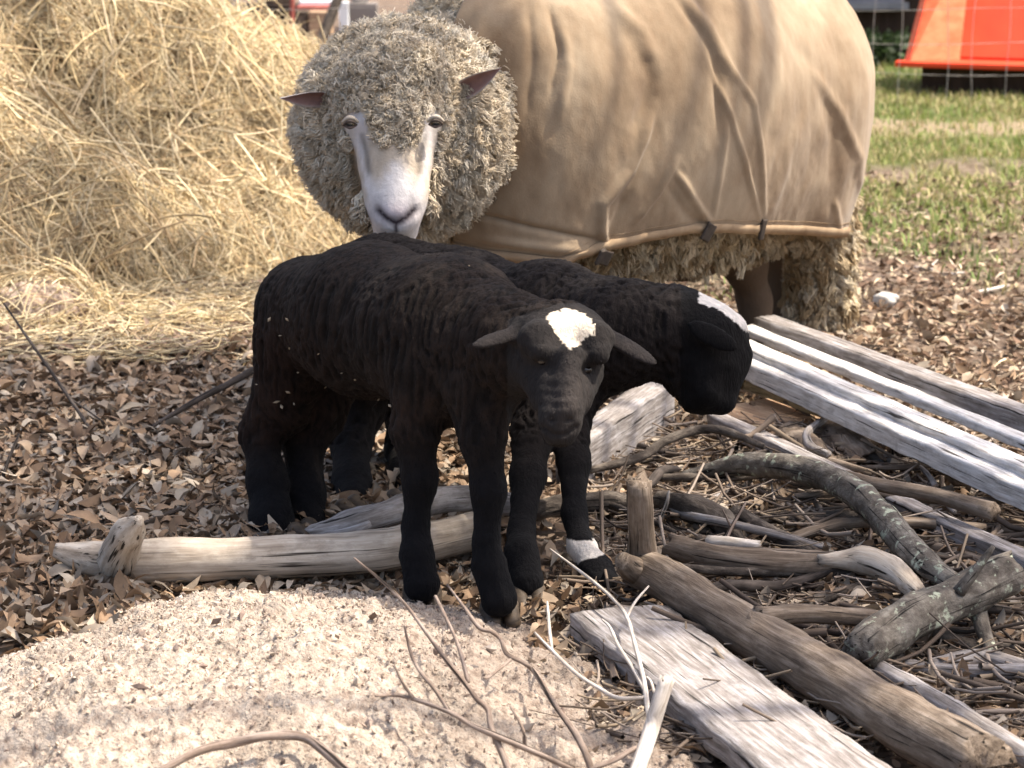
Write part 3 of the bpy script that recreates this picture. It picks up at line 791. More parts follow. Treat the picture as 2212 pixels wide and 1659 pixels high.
def ear_leaf(base, tip, nrm, wid, th, cup, droop=0.0, n=18, m=9):
    """a thin cupped leaf-shaped ear: two skins joined round the rim"""
    base, tip = np.asarray(base, float), np.asarray(tip, float)
    X = unit(tip - base); L = np.linalg.norm(tip - base); Nn = np.asarray(nrm, float); Nn = unit(Nn - (Nn @ X) * X); S = np.cross(Nn, X)
    t = np.linspace(0, 1, n); w = wid * np.clip(np.sin(np.pi * (0.12 + 0.88 * t) ** 0.85), 0.02, 1)
    sg = np.linspace(-1, 1, m)
    mid = base + X * (L * t)[:, None] - np.array([0, 0, 1.0]) * (droop * t * t)[:, None]
    flat = S * 1.0
    P0 = mid[:, None] + flat * (w[:, None] * sg)[..., None] + Nn * (cup * w[:, None] * (sg ** 2 - 0.6))[..., None]
    back = P0 - Nn * (th * (1 - 0.75 * np.abs(sg) ** 3))[None, :, None]
    V = np.concatenate([P0.reshape(-1, 3), back.reshape(-1, 3)])
    i = np.arange(n * m).reshape(n, m); j = i + n * m
    F = [np.stack([i[:-1, :-1], i[1:, :-1], i[1:, 1:], i[:-1, 1:]], -1).reshape(-1, 4), np.stack([j[:-1, :-1], j[:-1, 1:], j[1:, 1:], j[1:, :-1]], -1).reshape(-1, 4),
         np.stack([i[:-1, 0], j[:-1, 0], j[1:, 0], i[1:, 0]], -1), np.stack([i[:-1, -1], i[1:, -1], j[1:, -1], j[:-1, -1]], -1)]
    return V, np.concatenate(F), np.concatenate([np.ones(n * m), np.zeros(n * m)]), np.concatenate([np.tile(np.abs(sg), n)] * 2)
V, F = sdf_mesh(TOR + NECK + BEL + LEGS + HEAD, 0.0062, 2)
nbody = len(V); isin = np.zeros(nbody); rimv = np.zeros(nbody)
for ar in ((P(726, 214, 4.12), P(606, 213, 4.06), (-0.12, -0.93, -0.36), 0.0165, 0.0035, 0.55), (P(972, 212, 4.12), P(1082, 147, 4.07), (0.25, -0.9, 0.1), 0.0175, 0.0035, 0.7)):
    v_, f_, a_, b_ = ear_leaf(*ar)
    F = np.vstack([F, f_ + len(V)]); V = np.vstack([V, v_]); isin = np.concatenate([isin, a_]); rimv = np.concatenate([rimv, b_])
N = vnormals(V, F)
u, v = proj(V)
nz = fbm(V * 60, 3)
front = V[:, 1] < 4.14
col = np.tile(np.array([0.58, 0.50, 0.385]), (len(V), 1))
face_poly = [(732, 246), (775, 232), (792, 262), (800, 300), (826, 318), (850, 312), (884, 318), (908, 300), (914, 262), (930, 236), (960, 236), (952, 300), (938, 372), (932, 430), (916, 520), (796, 520), (782, 440), (766, 372), (748, 300)]
face = inpoly(u + 4 * nz, v + 4 * nz, face_poly) & front
fc = np.array([0.62, 0.59, 0.58]) * np.ones((len(V), 1))
# warm brow patch and grey tear marks
brow = sum(inpoly(u + 6 * nz + RNG.normal(0, 5, len(u)) * 0 + jx, v + 9 * nz + jy, [(786, 290), (850, 300), (918, 290), (914, 372), (897, 402), (872, 356), (857, 340), (842, 356), (818, 402), (795, 372)]).astype(float) for jx in (-9, -3, 3, 9) for jy in (-14, -5, 4, 12)) / 16.0
fc = fc * (1 - brow[:, None]) + np.array([0.50, 0.42, 0.33]) * brow[:, None]
edge = sstep(0, 26, np.minimum.reduce([polydist(u, v, face_poly[-9:] )[0], polydist(u, v, face_poly[:3] + [])[0] + 30, polydist(u, v, [(732, 246), (748, 300), (766, 372), (782, 440), (792, 470)])[0]]) + 6 * nz) 
edge = np.maximum(edge, sstep(415, 450, v))
fc = fc * edge[:, None] + np.array([0.46, 0.385, 0.29]) * (1 - edge[:, None])
for ex, ey in ((752, 262), (946, 260)):
    q_ = np.exp(-(((u - ex) / 16) ** 2 + ((v - ey - 16) / 24) ** 2))[:, None]; fc = fc * (1 - q_) + np.array([0.52, 0.47, 0.42]) * q_
fc = fc * (1 + 0.14 * fbm(V * np.array([160, 60, 50]), 3))[:, None]
for pl, s in (([(782, 295), (792, 330), (798, 372)], 1), ([(918, 295), (910, 330), (905, 372)], 1)):
    d, t, _ = polydist(u, v, pl); fc = fc * (1 - 0.55 * np.exp(-(d / 7.0) ** 2)[:, None])
for pl, wd, c in (([(815, 455), (832, 472), (856, 485), (880, 472), (898, 454)], 8.0, (0.035, 0.024, 0.03)), ([(856, 485), (856, 500)], 5, (0.05, 0.04, 0.045))):
    d, t, _ = polydist(u, v, pl); w = np.exp(-(d / wd) ** 2)[:, None] * (v[:, None] < 505); fc = fc * (1 - w) + np.array(c) * w
muz = np.exp(-(((u - 856) / 48) ** 2 + ((v - 462) / 26) ** 2))[:, None]; fc = fc * (1 - 0.22 * muz * np.array([0.8, 1.1, 0.9]))
for cx in (820, 893):
    d = np.exp(-(((u - cx) / 11) ** 2 + ((v - 440) / 24) ** 2))[:, None]; fc = fc * (1 - 0.25 * d)
col = np.where(face[:, None], fc, col)
ear = np.arange(len(V)) >= nbody
face &= ~ear
tight = inpoly(u, v, [(856 + (a_ - 856) * 0.90, b_) for a_, b_ in face_poly]) & front & ~ear
ec = np.where((isin > 0)[:, None], np.array([0.29, 0.175, 0.155]), np.array([0.46, 0.40, 0.37]))
ec = ec * (1 - sstep(0.7, 1.0, rimv)[:, None]) + np.array([0.58, 0.52, 0.49]) * sstep(0.7, 1.0, rimv)[:, None]
col = np.where(ear[:, None], ec, col)
shank = (V[:, 2] < 0.22) & (u < 1690) & (V[:, 1] > 4.3); col = np.where(shank[:, None], np.array([0.12, 0.086, 0.06]), col)
V2 = V + N * (0.0035 * fbm(V * 45, 2) * (~face & ~ear & ~shank))[:, None]
# nostril slits and mouth corner pressed in
nd, _, _ = polydist(u, v, [(815, 455), (832, 472), (856, 485), (880, 472), (898, 454)])
V2 = V2 - N * (0.006 * np.exp(-(nd / 8) ** 2) * (face & (v < 500)))[:, None]
body = mesh_obj('body', V2, F, M['skin'], ewe, col=col)
# fleece
ruffc = P(872, 275, 4.24)
c0_ = P(1130, 205, 4.50); ax_ = P(1555, 195, 4.98) - c0_; ax_[2] = 0; ax_ = unit(ax_); sd_ = np.array([ax_[1], -ax_[0], 0.0])
dA, dS = (V - c0_) @ ax_, (V - c0_) @ sd_
bare = (dA < 0.02) & (dS < -0.10 * dA + 0.005)
headwool = (((sdf_at(TOR, V) > 0.012) | bare) & ~tight & ~ear & (V[:, 1] < 4.52) & (np.linalg.norm(V - ruffc, axis=1) < 0.42) & (u < 1092)).astype(float)
headwool *= ~((np.hypot(u - 756, v - 266) < 15) & front) & ~((np.hypot(u - 941, v - 264) < 15) & front)
WC = [(0.70, 0.615, 0.49), (0.73, 0.66, 0.545), (0.68, 0.585, 0.455), (0.74, 0.68, 0.57), (0.71, 0.63, 0.505), (0.66, 0.565, 0.43)]
p, n_, vi = scatter_on(V, F, N, 76000, headwool)
up_, vp_ = proj(p)
cen = P(854, 330, 4.0)
out = p - cen; out -= (out * n_).sum(1, keepdims=True) * n_; out = unit(out)
fl = out * 0.55 + np.array([0, 0, -0.25])
fore = (p[:, 1] < 4.16) & (np.abs(up_ - 852) < 150) & (vp_ < 330)
acc = Acc()
acc.add(*lockset(p[~fore], n_[~fore], fl[~fore], (0.018, 0.034), (0.003, 0.0055), (0.0008, 0.0015), WC, (0.9, 2.0), 8, 3, 2600, 0.52))
acc.add(*lockset(p[fore], n_[fore], np.array([0, 0, -0.35]) + 0 * p[fore], (0.010, 0.021), (0.003, 0.0055), (0.0008, 0.0013), WC, (1.0, 2.3), 8, 3, 1100, 0.52))
lowwool = ((V[:, 2] < 0.345) & (V[:, 1] > 4.3) & ~shank).astype(float)
p, n_, vi = scatter_on(V, F, N, 24000, lowwool)
LC = [(0.64, 0.54, 0.38), (0.70, 0.61, 0.46), (0.54, 0.44, 0.30), (0.74, 0.66, 0.52), (0.38, 0.29, 0.18)]
acc.add(*lockset(p, n_, np.array([0, 0, -0.9]) + 0 * p, (0.018, 0.042), (0.003, 0.006), (0.0011, 0.0021), LC, (0.7, 1.7), 8, 3, 1100, 0.6))
acc.build('fleece', M['wool'], ewe)
# eyes with lids
for (cx, cy, sgn) in ((756, 268, -1), (941, 266, 1)):
    c = P(cx, cy, 3.985)
    from_c = P(852, 262, 4.06)
    eb = mesh_obj('eye', *ball(c, 0.0090, (1, 0.8, 0.48)), M['iris'], ewe)
    mesh_obj('pupil', *ball(c + np.array([0.001 * sgn, -0.0062, -0.001]), 0.0052, (1.2, 0.75, 0.5)), M['eye'], eb)
    lid = Acc()
    V_, F_ = limb([P(cx - 15, cy + 3, 3.985), P(cx - 5, cy - 5, 3.973), P(cx + 6, cy - 5, 3.973), P(cx + 15, cy + 2, 3.985)], [0.0014, 0.0022, 0.0022, 0.0014], 8, 14, 0.02)[:2]
    lid.add(V_, F_, (0.09, 0.07, 0.06))
    V_, F_ = limb([P(cx - 17, cy - 3, 3.988), P(cx - 5, cy - 13, 3.98), P(cx + 6, cy - 13, 3.98), P(cx + 17, cy - 4, 3.988)], [0.0024, 0.0036, 0.0036, 0.0024], 8, 14, 0.05)[:2]
    lid.add(V_, F_, (0.50, 0.44, 0.36))
    V_, F_ = limb([P(cx - 13, cy + 4, 3.985), P(cx, cy + 8, 3.976), P(cx + 13, cy + 4, 3.985)], [0.0015, 0.0026, 0.0015], 8, 14, 0.02)[:2]
    lid.add(V_, F_, (0.12, 0.09, 0.08))
    lid.build('eyelid', M['skin'], eb)

# canvas coat -----------------------------------------------------------
def hem_v(u):
    return np.interp(u, [900, 985, 1050, 1215, 1275, 1320, 1420, 1515, 1640, 1820, 1900], [525, 545, 560, 579, 556, 541, 519, 503, 501, 509, 509])
c0, c1 = P(1130, 205, 4.50), P(1555, 195, 4.98)
axd = c1 - c0; axd[2] = 0; axd = unit(axd)
sdn = np.array([axd[1], -axd[0], 0.0])                      # flank that faces the camera
cols_ = []                                                  # (origin, horizontal direction)
for a in np.linspace(-82, 0, 90): cols_.append((c0, math.cos(R(a)) * sdn + math.sin(R(a)) * axd))
for s in np.linspace(0.004, 0.996, 130): cols_.append((c0 + (c1 - c0) * s, sdn))
for a in np.linspace(0, 180, 190): cols_.append((c1, math.cos(R(a)) * sdn + math.sin(R(a)) * axd))
for s in np.linspace(0.98, 0.02, 50): cols_.append((c0 + (c1 - c0) * s, -sdn))
CO = np.array([c[0] for c in cols_]); CD = np.array([c[1] for c in cols_])
OFF = 0.020
def trace(o, d):
    r = np.full(len(o), 0.02)
    for _ in range(60):
        r = r - (sdf_at(TOR, o + d * r[:, None]) - OFF) * 0.9
        r = np.clip(r, 0.0, 0.6)
    return r
rows = []
for e in np.linspace(88, 0, 70):
    d = CD * math.cos(R(e)) + np.array([0, 0, math.sin(R(e))])
    rows.append(CO + d * trace(CO, d)[:, None])
wide = np.linalg.norm((rows[-1] - CO)[:, :2], axis=1)
# hem level per column from its place along the body
hz = np.full(len(CO), 0.31)
for it in range(14):
    Pp = CO + CD * (wide * 0.93)[:, None]; Pp[:, 2] = hz
    uu, vv = proj(Pp)
    want = hem_v(uu)
    step = (vv - want) * Pp[:, 1] / FPX
    near = CD @ np.array([0.25, -1.0, 0]) > -0.55
    hz = np.where(near, hz + 0.7 * step, 0.30)
hz = np.clip(hz, 0.2, 0.42)
nb = 66
for t in np.linspace(0, 1, nb + 1)[1:]:
    z = CO[:, 2] + (hz - CO[:, 2]) * t
    o = CO.copy(); o[:, 2] = z
    r = trace(o, CD)
    hug = np.where(r > 0.06, r, wide * 0.8)
    r = np.maximum(hug, wide * (1 - 0.16 * t * t))
    rows.append(o + CD * r[:, None])
W = np.array(rows).transpose(1, 0, 2)
nc, nr_ = W.shape[:2]
idx = np.arange(nc * nr_).reshape(nc, nr_)
CF = np.stack([idx[:-1, :-1], idx[:-1, 1:], idx[1:, 1:], idx[1:, :-1]], -1).reshape(-1, 4)
CV = W.reshape(-1, 3)
CN = vnormals(CV, CF)
if (CN * (CV - np.repeat(CO, nr_, 0))).sum() < 0: CF = CF[:, ::-1]; CN = -CN
u, v = proj(CV)
vis = CN[:, 1] < 0.35
disp = 0.006 * fbm(CV * np.array([5, 5, 3.0]), 3) + 0.0018 * fbm(CV * np.array([24, 24, 12.0]), 3)
FOLD = [  # polyline, height, half-width
 ([(1453, -10), (1508, 64), (1536, 111), (1545, 171), (1550, 300)], -0.008, 13),
 ([(1470, -10), (1530, 70), (1560, 130), (1590, 190)], 0.008, 15),
 ([(1519, 118), (1572, 243), (1606, 345), (1636, 470)], 0.0065, 6),
 ([(1555, 124), (1627, 222), (1640, 320), (1645, 470)], 0.006, 6),
 ([(1568, 264), (1556, 360), (1540, 475)], 0.006, 7),
 ([(1412, 225), (1385, 300), (1354, 367), (1302, 440), (1298, 495), (1310, 535)], 0.011, 11),
 ([(1461, 340), (1420, 410), (1367, 478)], 0.007, 8),
 ([(1458, 370), (1490, 420), (1534, 482)], 0.008, 9),
 ([(1393, 95), (1406, 175), (1392, 230), (1362, 290)], -0.007, 22),
 ([(1330, 15), (1384, 68), (1412, 140)], 0.009, 20),
 ([(1186, 20), (1208, 111), (1186, 215)], -0.008, 11),
 ([(1215, 60), (1228, 150), (1205, 260)], 0.006, 12),
 ([(1140, 10), (1150, 120), (1135, 260)], -0.005, 14),
 ([(1300, 520), (1225, 506), (1158, 491), (1010, 455)], -0.010, 9),
 ([(1292, 540), (1200, 535), (1040, 515)], 0.008, 10),
 ([(1282, 556), (1200, 560), (1020, 545)], -0.008, 6),
 ([(1310, 528), (1330, 470), (1345, 420)], -0.006, 14),
 ([(1650, 480), (1690, 380), (1720, 260)], 0.004, 16),
 ([(1743, 141), (1810, 240), (1853, 341), (1860, 430)], 0.006, 14),
 ([(1690, 60), (1760, 160), (1800, 300), (1790, 440)], -0.005, 20),
 ([(1800, 430), (1808, 505)], 0.005, 8),
 ([(1530, 490), (1480, 460), (1440, 400)], -0.005, 14),
]
for pl, hgt, wd in FOLD:
    d, t, _ = polydist(u, v, pl)
    disp = disp + 0.95 * hgt * np.exp(-(d / (wd * 0.72)) ** 2) * np.clip(np.minimum(t, 1 - t) * 5 + 0.25, 0, 1) * vis
CV = CV + CN * disp[:, None]
coat = mesh_obj('canvas_coat', CV, CF, M['canvas'], ewe)
md = coat.modifiers.new('thickness', 'SOLIDIFY'); md.thickness = 0.003; md.offset = 1
# hem binding and a row of dark straps
hemp = CV.reshape(nc, nr_, 3)[:, -1]
hemt = CV.reshape(nc, nr_, 3)[:, -5]
acc = Acc()
hn = CN.reshape(nc, nr_, 3)[:, -1]
m = nc
ring = np.stack([hemp + hn * 0.0035 + [0, 0, -0.002], hemp * 0.5 + hemt * 0.5 + hn * 0.0065, hemt + hn * 0.0035], 1)
i = np.arange(m * 3).reshape(m, 3)
hb = mesh_obj('hem_binding', ring.reshape(-1, 3), np.stack([i[:-1, :-1], i[:-1, 1:], i[1:, 1:], i[1:, :-1]], -1).reshape(-1, 4), M['hem'], coat)
hb.modifiers.new('thickness', 'SOLIDIFY').thickness = 0.003
hu, hv = proj(hemp)
G3 = CV.reshape(nc, nr_, 3); N3 = CN.reshape(nc, nr_, 3)
sa = Acc()
for r_ in (-7,):
    p_ = (G3[:, r_] + N3[:, r_] * 0.0036)[:330]
    sa.add(*limb(p_, [0.0006] * 4, 5, 660, 0.0)[:2])
sa.build('stitching', M['hem'], coat)
for (us, du, up_px, dn_px, tilt) in ((1298, 40, 6, 26, -8), (1524, 30, 24, 16, -14), (1636, 18, 36, 14, 2)):
    k = np.argmin(np.abs(hu - us) + (hn[:, 1] > 0.3) * 999 + (np.arange(nc) > 420) * 999)
    bp, nn = hemp[k], hn[k]
    s = px(bp[1])
    along = unit(hemp[min(k + 3, nc - 1)] - hemp[k - 3])
    a = bp + np.array([0, 0, up_px * s]) + nn * 0.022; b = bp - np.array([0, 0, dn_px * s]) + nn * 0.012 + along * tilt * s
    V_, F_, st_ = plank(a, b, du * s, 0.006, up=nn, n=14, rough=0.0003, chew=0.001)
    mesh_obj('strap', V_, F_, M['strap'], coat)
    lp = Acc()

# --- lambs
def fur(parent, V, F, N, keep, n, L, col_at, flow=(0.15, 0.1, -1.0), w=0.0006):
    p, nn, vi = scatter_on(V, F, N, n, keep)
    fl = np.array(flow) + 0 * p
    fl = unit(fl - (fl * nn).sum(1, keepdims=True) * nn + 1e-4)
    d = unit(fl + nn * RNG.uniform(0.05, 0.38, n)[:, None] + RNG.normal(0, 0.22, (n, 3)))
    l = RNG.uniform(L[0], L[1], n)[:, None] * np.where(p[:, 2:3] < 0.2, 0.6, 1.0)
    sd = unit(np.cross(d, nn)) * w
    V_ = np.stack([p - sd, p + sd, p + d * l * 0.6 + sd * 0.7, p + d * l * 0.6 - sd * 0.7, p + d * l - nn * l * 0.12], 1).reshape(-1, 3)
    i = np.arange(n)[:, None] * 5
    c = np.repeat(col_at[vi] * RNG.uniform(0.6, 1.5, (n, 1)), 5, 0)
    o = mesh_obj('wool', V_, [i + np.array([[0, 1, 2, 3]]), i + np.array([[3, 2, 4]])], M['fur'], parent, col=c, smooth=False)
    return tag(o, kind='stuff')

lamA = thing('lamb', (0.0, 3.35, 0), 'black lamb with a cream diamond on its forehead, facing the camera', 'lamb')
A_ = [cone(*J(668, 668, 3.62, 118), *J(800, 690, 3.47, 156), 0.05), cone(*J(800, 690, 3.47, 156), *J(955, 722, 3.30, 158), 0.05), cone(*J(955, 722, 3.30, 158), *J(1010, 790, 3.24, 138), 0.05)]
A_ += chain([(1005, 715, 3.25, 135), (1100, 742, 3.16, 98), (1165, 765, 3.10, 84)], 0.05)
A_ += chain([(640, 750, 3.60, 96), (604, 880, 3.60, 60), (560, 935, 3.60, 38), (578, 1040, 3.56, 41), (586, 1120, 3.52, 43), (592, 1172, 3.49, 43)], 0.025)
A_ += chain([(720, 780, 3.66, 80), (684, 900, 3.65, 56), (656, 960, 3.64, 42), (660, 1065, 3.60, 40), (666, 1150, 3.55, 40)], 0.02)
A_ += chain([(925, 820, 3.22, 92), (896, 930, 3.20, 50), (907, 1035, 3.19, 37), (898, 1140, 3.185, 27), (900, 1195, 3.17, 34), (911, 1262, 3.155, 42)], 0.016)
A_ += chain([(1040, 850, 3.16, 85), (1042, 945, 3.13, 48), (1056, 1060, 3.11, 36), (1050, 1170, 3.105, 27), (1056, 1220, 3.10, 34), (1077, 1294, 3.088, 42)], 0.016)
A_ += chain([(1200, 745, 3.09, 88), (1214, 795, 3.05, 70), (1216, 855, 3.00, 54), (1211, 912, 2.965, 43), (1208, 930, 2.96, 36)], 0.016)
A_ += [cone(*J(1160, 735, 3.035, 44), *J(1168, 760, 3.015, 26), 0.018), cone(*J(1288, 735, 3.04, 44), *J(1294, 764, 3.02, 26), 0.018)]
A_ += [cone(*J(1150, 800, 3.06, 36), *J(1178, 860, 3.02, 30), 0.02), cone(*J(1270, 805, 3.06, 34), *J(1250, 860, 3.01, 26), 0.02)]
A_ += [cone(*J(1232, 770, 3.0, 30), *J(1228, 880, 2.952, 24), 0.014)]
A_ += [ell(P(1215, 700, 3.10), [np.array([0.052, 0, 0]), np.array([0, 0.05, 0]), np.array([0, 0, 0.024])], 0.03)]
aL_b, aL_t = P(1135, 712, 3.08), P(1022, 748, 3.03)
aR_b, aR_t = P(1280, 705, 3.09), P(1415, 785, 3.05)
AE = [leafear(aL_b, aL_t, 21 * px(3.05), (0.1, -0.55, 0.83), 0.0056), leafear(aR_b, aR_t, 25 * px(3.05), (0.3, -0.6, 0.7), 0.0058)]
V, F = sdf_mesh(A_ + AE, 0.0034, 2)
N = vnormals(V, F); u, v = proj(V); nz = fbm(V * 70, 3)
fr = V[:, 1] < 3.14
earm = ((sdf_at(AE[:1], V) < 0.003) & (u < 1120)) | ((sdf_at(AE[1:], V) < 0.003) & (u > 1290))
headA = fr & (u > 1095) & (v > 655) & (v < 960) & (v > 690 - (u - 1095) * 0.3)
brn = np.array([0.0135, 0.0102, 0.0088]); rust = np.array([0.0175, 0.0105, 0.0078])
w = sstep(760, 560, u) * sstep(620, 760, v) * sstep(1050, 900, v) + 0.5 * sstep(800, 900, v) * sstep(960, 900, u) * sstep(980, 900, v)
col = brn + (rust - brn) * np.clip(w, 0, 1)[:, None]
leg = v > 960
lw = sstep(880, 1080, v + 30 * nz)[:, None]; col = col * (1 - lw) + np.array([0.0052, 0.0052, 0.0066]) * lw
col = np.where((headA & ~earm)[:, None], np.array([0.020, 0.018, 0.018]), col)
muzz = np.exp(-(((u - 1236) / 34) ** 2 + ((v - 860) / 70) ** 2)) * headA; col = col + muzz[:, None] * np.array([0.020, 0.017, 0.0155])
col = np.where(earm[:, None], np.array([0.020, 0.0175, 0.018]), col)
blaze = inpoly(u + 7 * nz, v + 7 * nz, [(1180, 683), (1202, 668), (1240, 670), (1276, 688), (1286, 716), (1262, 734), (1233, 757), (1214, 735), (1190, 706)]) & fr
colb = np.where(blaze[:, None], np.array([0.66, 0.59, 0.49]), col)
rip = np.where(headA | earm | leg, 0.0, 1.0)
cr = 0.32 - np.abs(fbm(V * np.array([78, 60, 17.0]) + 1.3 * fbm(V * 10, 2)[:, None], 2))
tipb = (1 + 1.15 * np.clip(cr, -0.35, 0.32) * rip)[:, None]
colb = np.where(blaze[:, None], colb, colb * tipb * (1 + 0.25 * (tipb - 1) * np.array([1, 0.2, -0.4])))
col = col * tipb
V2 = V + N * ((0.0062 * cr * sstep(545, 660, v)) * rip + 0.0012 * fbm(V * 60, 2) * (~earm))[:, None]
# wrinkles across the nose, mouth line, eye sockets
wr = np.sin(v / 3.6 + 0.6 * np.sin(u / 14)) * np.exp(-(((u - 1205) / 36) ** 2 + ((v - 868) / 48) ** 2)) * headA
V2 = V2 + N * (0.0008 * wr)[:, None]
d, _, _ = polydist(u, v, [(1172, 925), (1195, 940), (1222, 940), (1246, 922)]); V2 -= N * (0.004 * np.exp(-(d / 5) ** 2) * headA)[:, None]
for cx, cy in ((1168, 789), (1274, 799)):
    V2 -= N * (0.007 * np.exp(-(((u - cx) / 17) ** 2 + ((v - cy) / 11) ** 2)) * headA)[:, None]
for cx, cy in ((1192, 908), (1228, 908)):
    V2 -= N * (0.005 * np.exp(-(((u - cx) / 9) ** 2 + ((v - cy) / 5) ** 2)) * headA)[:, None]
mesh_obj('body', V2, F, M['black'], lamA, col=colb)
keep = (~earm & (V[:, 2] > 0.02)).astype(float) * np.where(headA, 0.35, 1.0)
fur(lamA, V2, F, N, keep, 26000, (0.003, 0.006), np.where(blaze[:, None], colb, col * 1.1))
for cx, cy in ((1168, 790), (1274, 800)):
    k = np.argmin(np.hypot(u - cx, v - cy) + (N[:, 1] > 0) * 900 + (V[:, 1] > 3.2) * 900)
    mesh_obj('eye', *ball(V2[k] - N[k] * 0.0046, 0.0090, (1.15, 0.85, 0.75)), M['eye'], lamA)
hoof(lamA, G(914, 1311, 0.001), (0.12, -1), 0.0235)
hoof(lamA, G(1082, 1344, 0.001), (0.2, -1), 0.0235)
hoof(lamA, G(594, 1195, 0.0), (0.8, -0.5), 0.026)
hoof(lamA, G(668, 1172, 0.0), (0.8, -0.5), 0.026)
# sawdust caught in the wool
acc = Acc()
SP = [(588, 690, 6), (628, 690, 5), (612, 722, 4), (632, 750, 4), (621, 845, 6), (600, 868, 8), (607, 876, 6), (634, 872, 4), (700, 835, 4), (770, 818, 4), (560, 830, 3), (742, 800, 3), (818, 858, 4), (832, 880, 5), (1012, 580, 3), (645, 800, 3), (690, 762, 3)]
uA, vA = u, v
for (su, sv, ss) in SP:
    dd = np.hypot(uA - su, vA - sv) + (N[:, 1] > -0.1) * 500 + V[:, 1] * 20
    k = np.argmin(dd); c = V2[k] + N[k] * 0.004; s = ss * 0.00042
    e1 = unit(RNG.normal(size=3)); e2 = unit(np.cross(e1, RNG.normal(size=3))); e3 = np.cross(e1, e2)
    Vv = c + O @ np.array([e1 * s * 1.8, e2 * s, e3 * s * 0.6])
    acc.add(Vv, TF, (0.42, 0.34, 0.24))
o = acc.build('sawdust_specks', M['attr'], lamA, smooth=False); tag(o, kind='stuff')

lamB = thing('lamb', (0.15, 3.6, 0), 'black lamb behind, head lowered to the right, white foreleg band', 'lamb')
B_ = [cone(*J(832, 640, 3.86, 138), *J(1000, 686, 3.76, 136), 0.05), cone(*J(1000, 686, 3.76, 136), *J(1180, 712, 3.58, 128), 0.05), cone(*J(1180, 712, 3.58, 128), *J(1235, 775, 3.50, 92), 0.05)]
B_ += chain([(1200, 705, 3.56, 120), (1330, 720, 3.48, 104), (1445, 712, 3.46, 94)], 0.05)
B_ += chain([(1470, 705, 3.46, 86), (1524, 738, 3.45, 86), (1540, 795, 3.43, 60), (1530, 860, 3.415, 36)], 0.016)
B_ += [cone(*J(1566, 732, 3.45, 54), *J(1588, 770, 3.44, 35), 0.014), cone(*J(1588, 770, 3.44, 35), *J(1562, 868, 3.41, 26), 0.012), cone(*J(1562, 868, 3.41, 26), *J(1500, 868, 3.405, 24), 0.008),
       cone(*J(1440, 770, 3.45, 50), *J(1497, 862, 3.42, 27), 0.016), cone(*J(1500, 790, 3.42, 40), *J(1528, 850, 3.39, 26), 0.02)]
B_ += chain([(770, 760, 3.88, 84), (780, 880, 3.92, 52), (758, 960, 3.86, 42), (760, 1040, 3.78, 40), (764, 1084, 3.72, 40)], 0.02)
B_ += chain([(880, 760, 3.94, 84), (885, 900, 3.98, 48), (870, 970, 3.94, 36), (872, 1030, 3.86, 34), (876, 1066, 3.80, 34)], 0.02)
B_ += chain([(1180, 830, 3.46, 80), (1150, 940, 3.40, 46), (1140, 1030, 3.34, 37), (1126, 1150, 3.27, 28), (1126, 1195, 3.23, 34), (1138, 1258, 3.20, 40)], 0.016)
B_ += chain([(1262, 800, 3.48, 78), (1232, 900, 3.44, 42), (1240, 1000, 3.38, 34), (1240, 1110, 3.32, 25), (1256, 1182, 3.28, 28), (1288, 1232, 3.24, 34), (1306, 1258, 3.215, 33)], 0.016)
bE = [leafear(P(1488, 700, 3.385), P(1590, 752, 3.365), 25 * px(3.4), (0.1, -0.9, 0.25), 0.0058, 0.008)]
V, F = sdf_mesh(B_ + bE, 0.0036, 2)
N = vnormals(V, F); u, v = proj(V); nz = fbm(V * 70, 3)
earm = sdf_at(bE, V) < 0.003
headB = (u > 1470) & (v < 920)
col = np.array([0.0125, 0.0102, 0.0098]) * np.ones((len(V), 1))
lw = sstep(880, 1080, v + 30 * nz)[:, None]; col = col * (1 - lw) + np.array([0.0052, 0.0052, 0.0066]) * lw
col = np.where((headB)[:, None], np.array([0.0050, 0.0047, 0.0052]), col)
bl = inpoly(u + 5 * nz, v + 5 * nz, [(1505, 655), (1515, 620), (1550, 622), (1610, 675), (1635, 715), (1608, 716), (1590, 696), (1550, 668)]) & ~earm
bd = (u > 1205) & (v > 1166 + 5 * nz) & (v < 1203 + 0.3 * (1285 - u) + 5 * nz)
col2 = np.where((bl | bd)[:, None], np.array([0.58, 0.56, 0.54]), col)
rip = np.where(headB | earm | (v > 960), 0.0, 1.0)
cr = 0.32 - np.abs(fbm(V * np.array([74, 60, 16.0]) + 1.3 * fbm(V * 10, 2)[:, None], 2))
tipb = (1 + 1.15 * np.clip(cr, -0.35, 0.32) * rip)[:, None]
col2 = np.where((bl | bd)[:, None], col2, col2 * tipb); col = col * tipb
V2 = V + N * ((0.0066 * cr) * rip + 0.0012 * fbm(V * 60, 2) * (~earm))[:, None]
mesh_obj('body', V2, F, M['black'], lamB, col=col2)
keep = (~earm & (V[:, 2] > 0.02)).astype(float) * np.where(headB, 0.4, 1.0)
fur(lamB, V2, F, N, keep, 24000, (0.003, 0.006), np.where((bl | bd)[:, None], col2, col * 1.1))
hoof(lamB, G(1143, 1306, 0.001), (0.2, -1), 0.022)
hoof(lamB, G(1318, 1276, 0.002), (0.8, -0.6), 0.024)
hoof(lamB, G(768, 1118, 0.0), (0.8, -0.5), 0.025)
hoof(lamB, G(878, 1096, 0.0), (0.8, -0.5), 0.025)

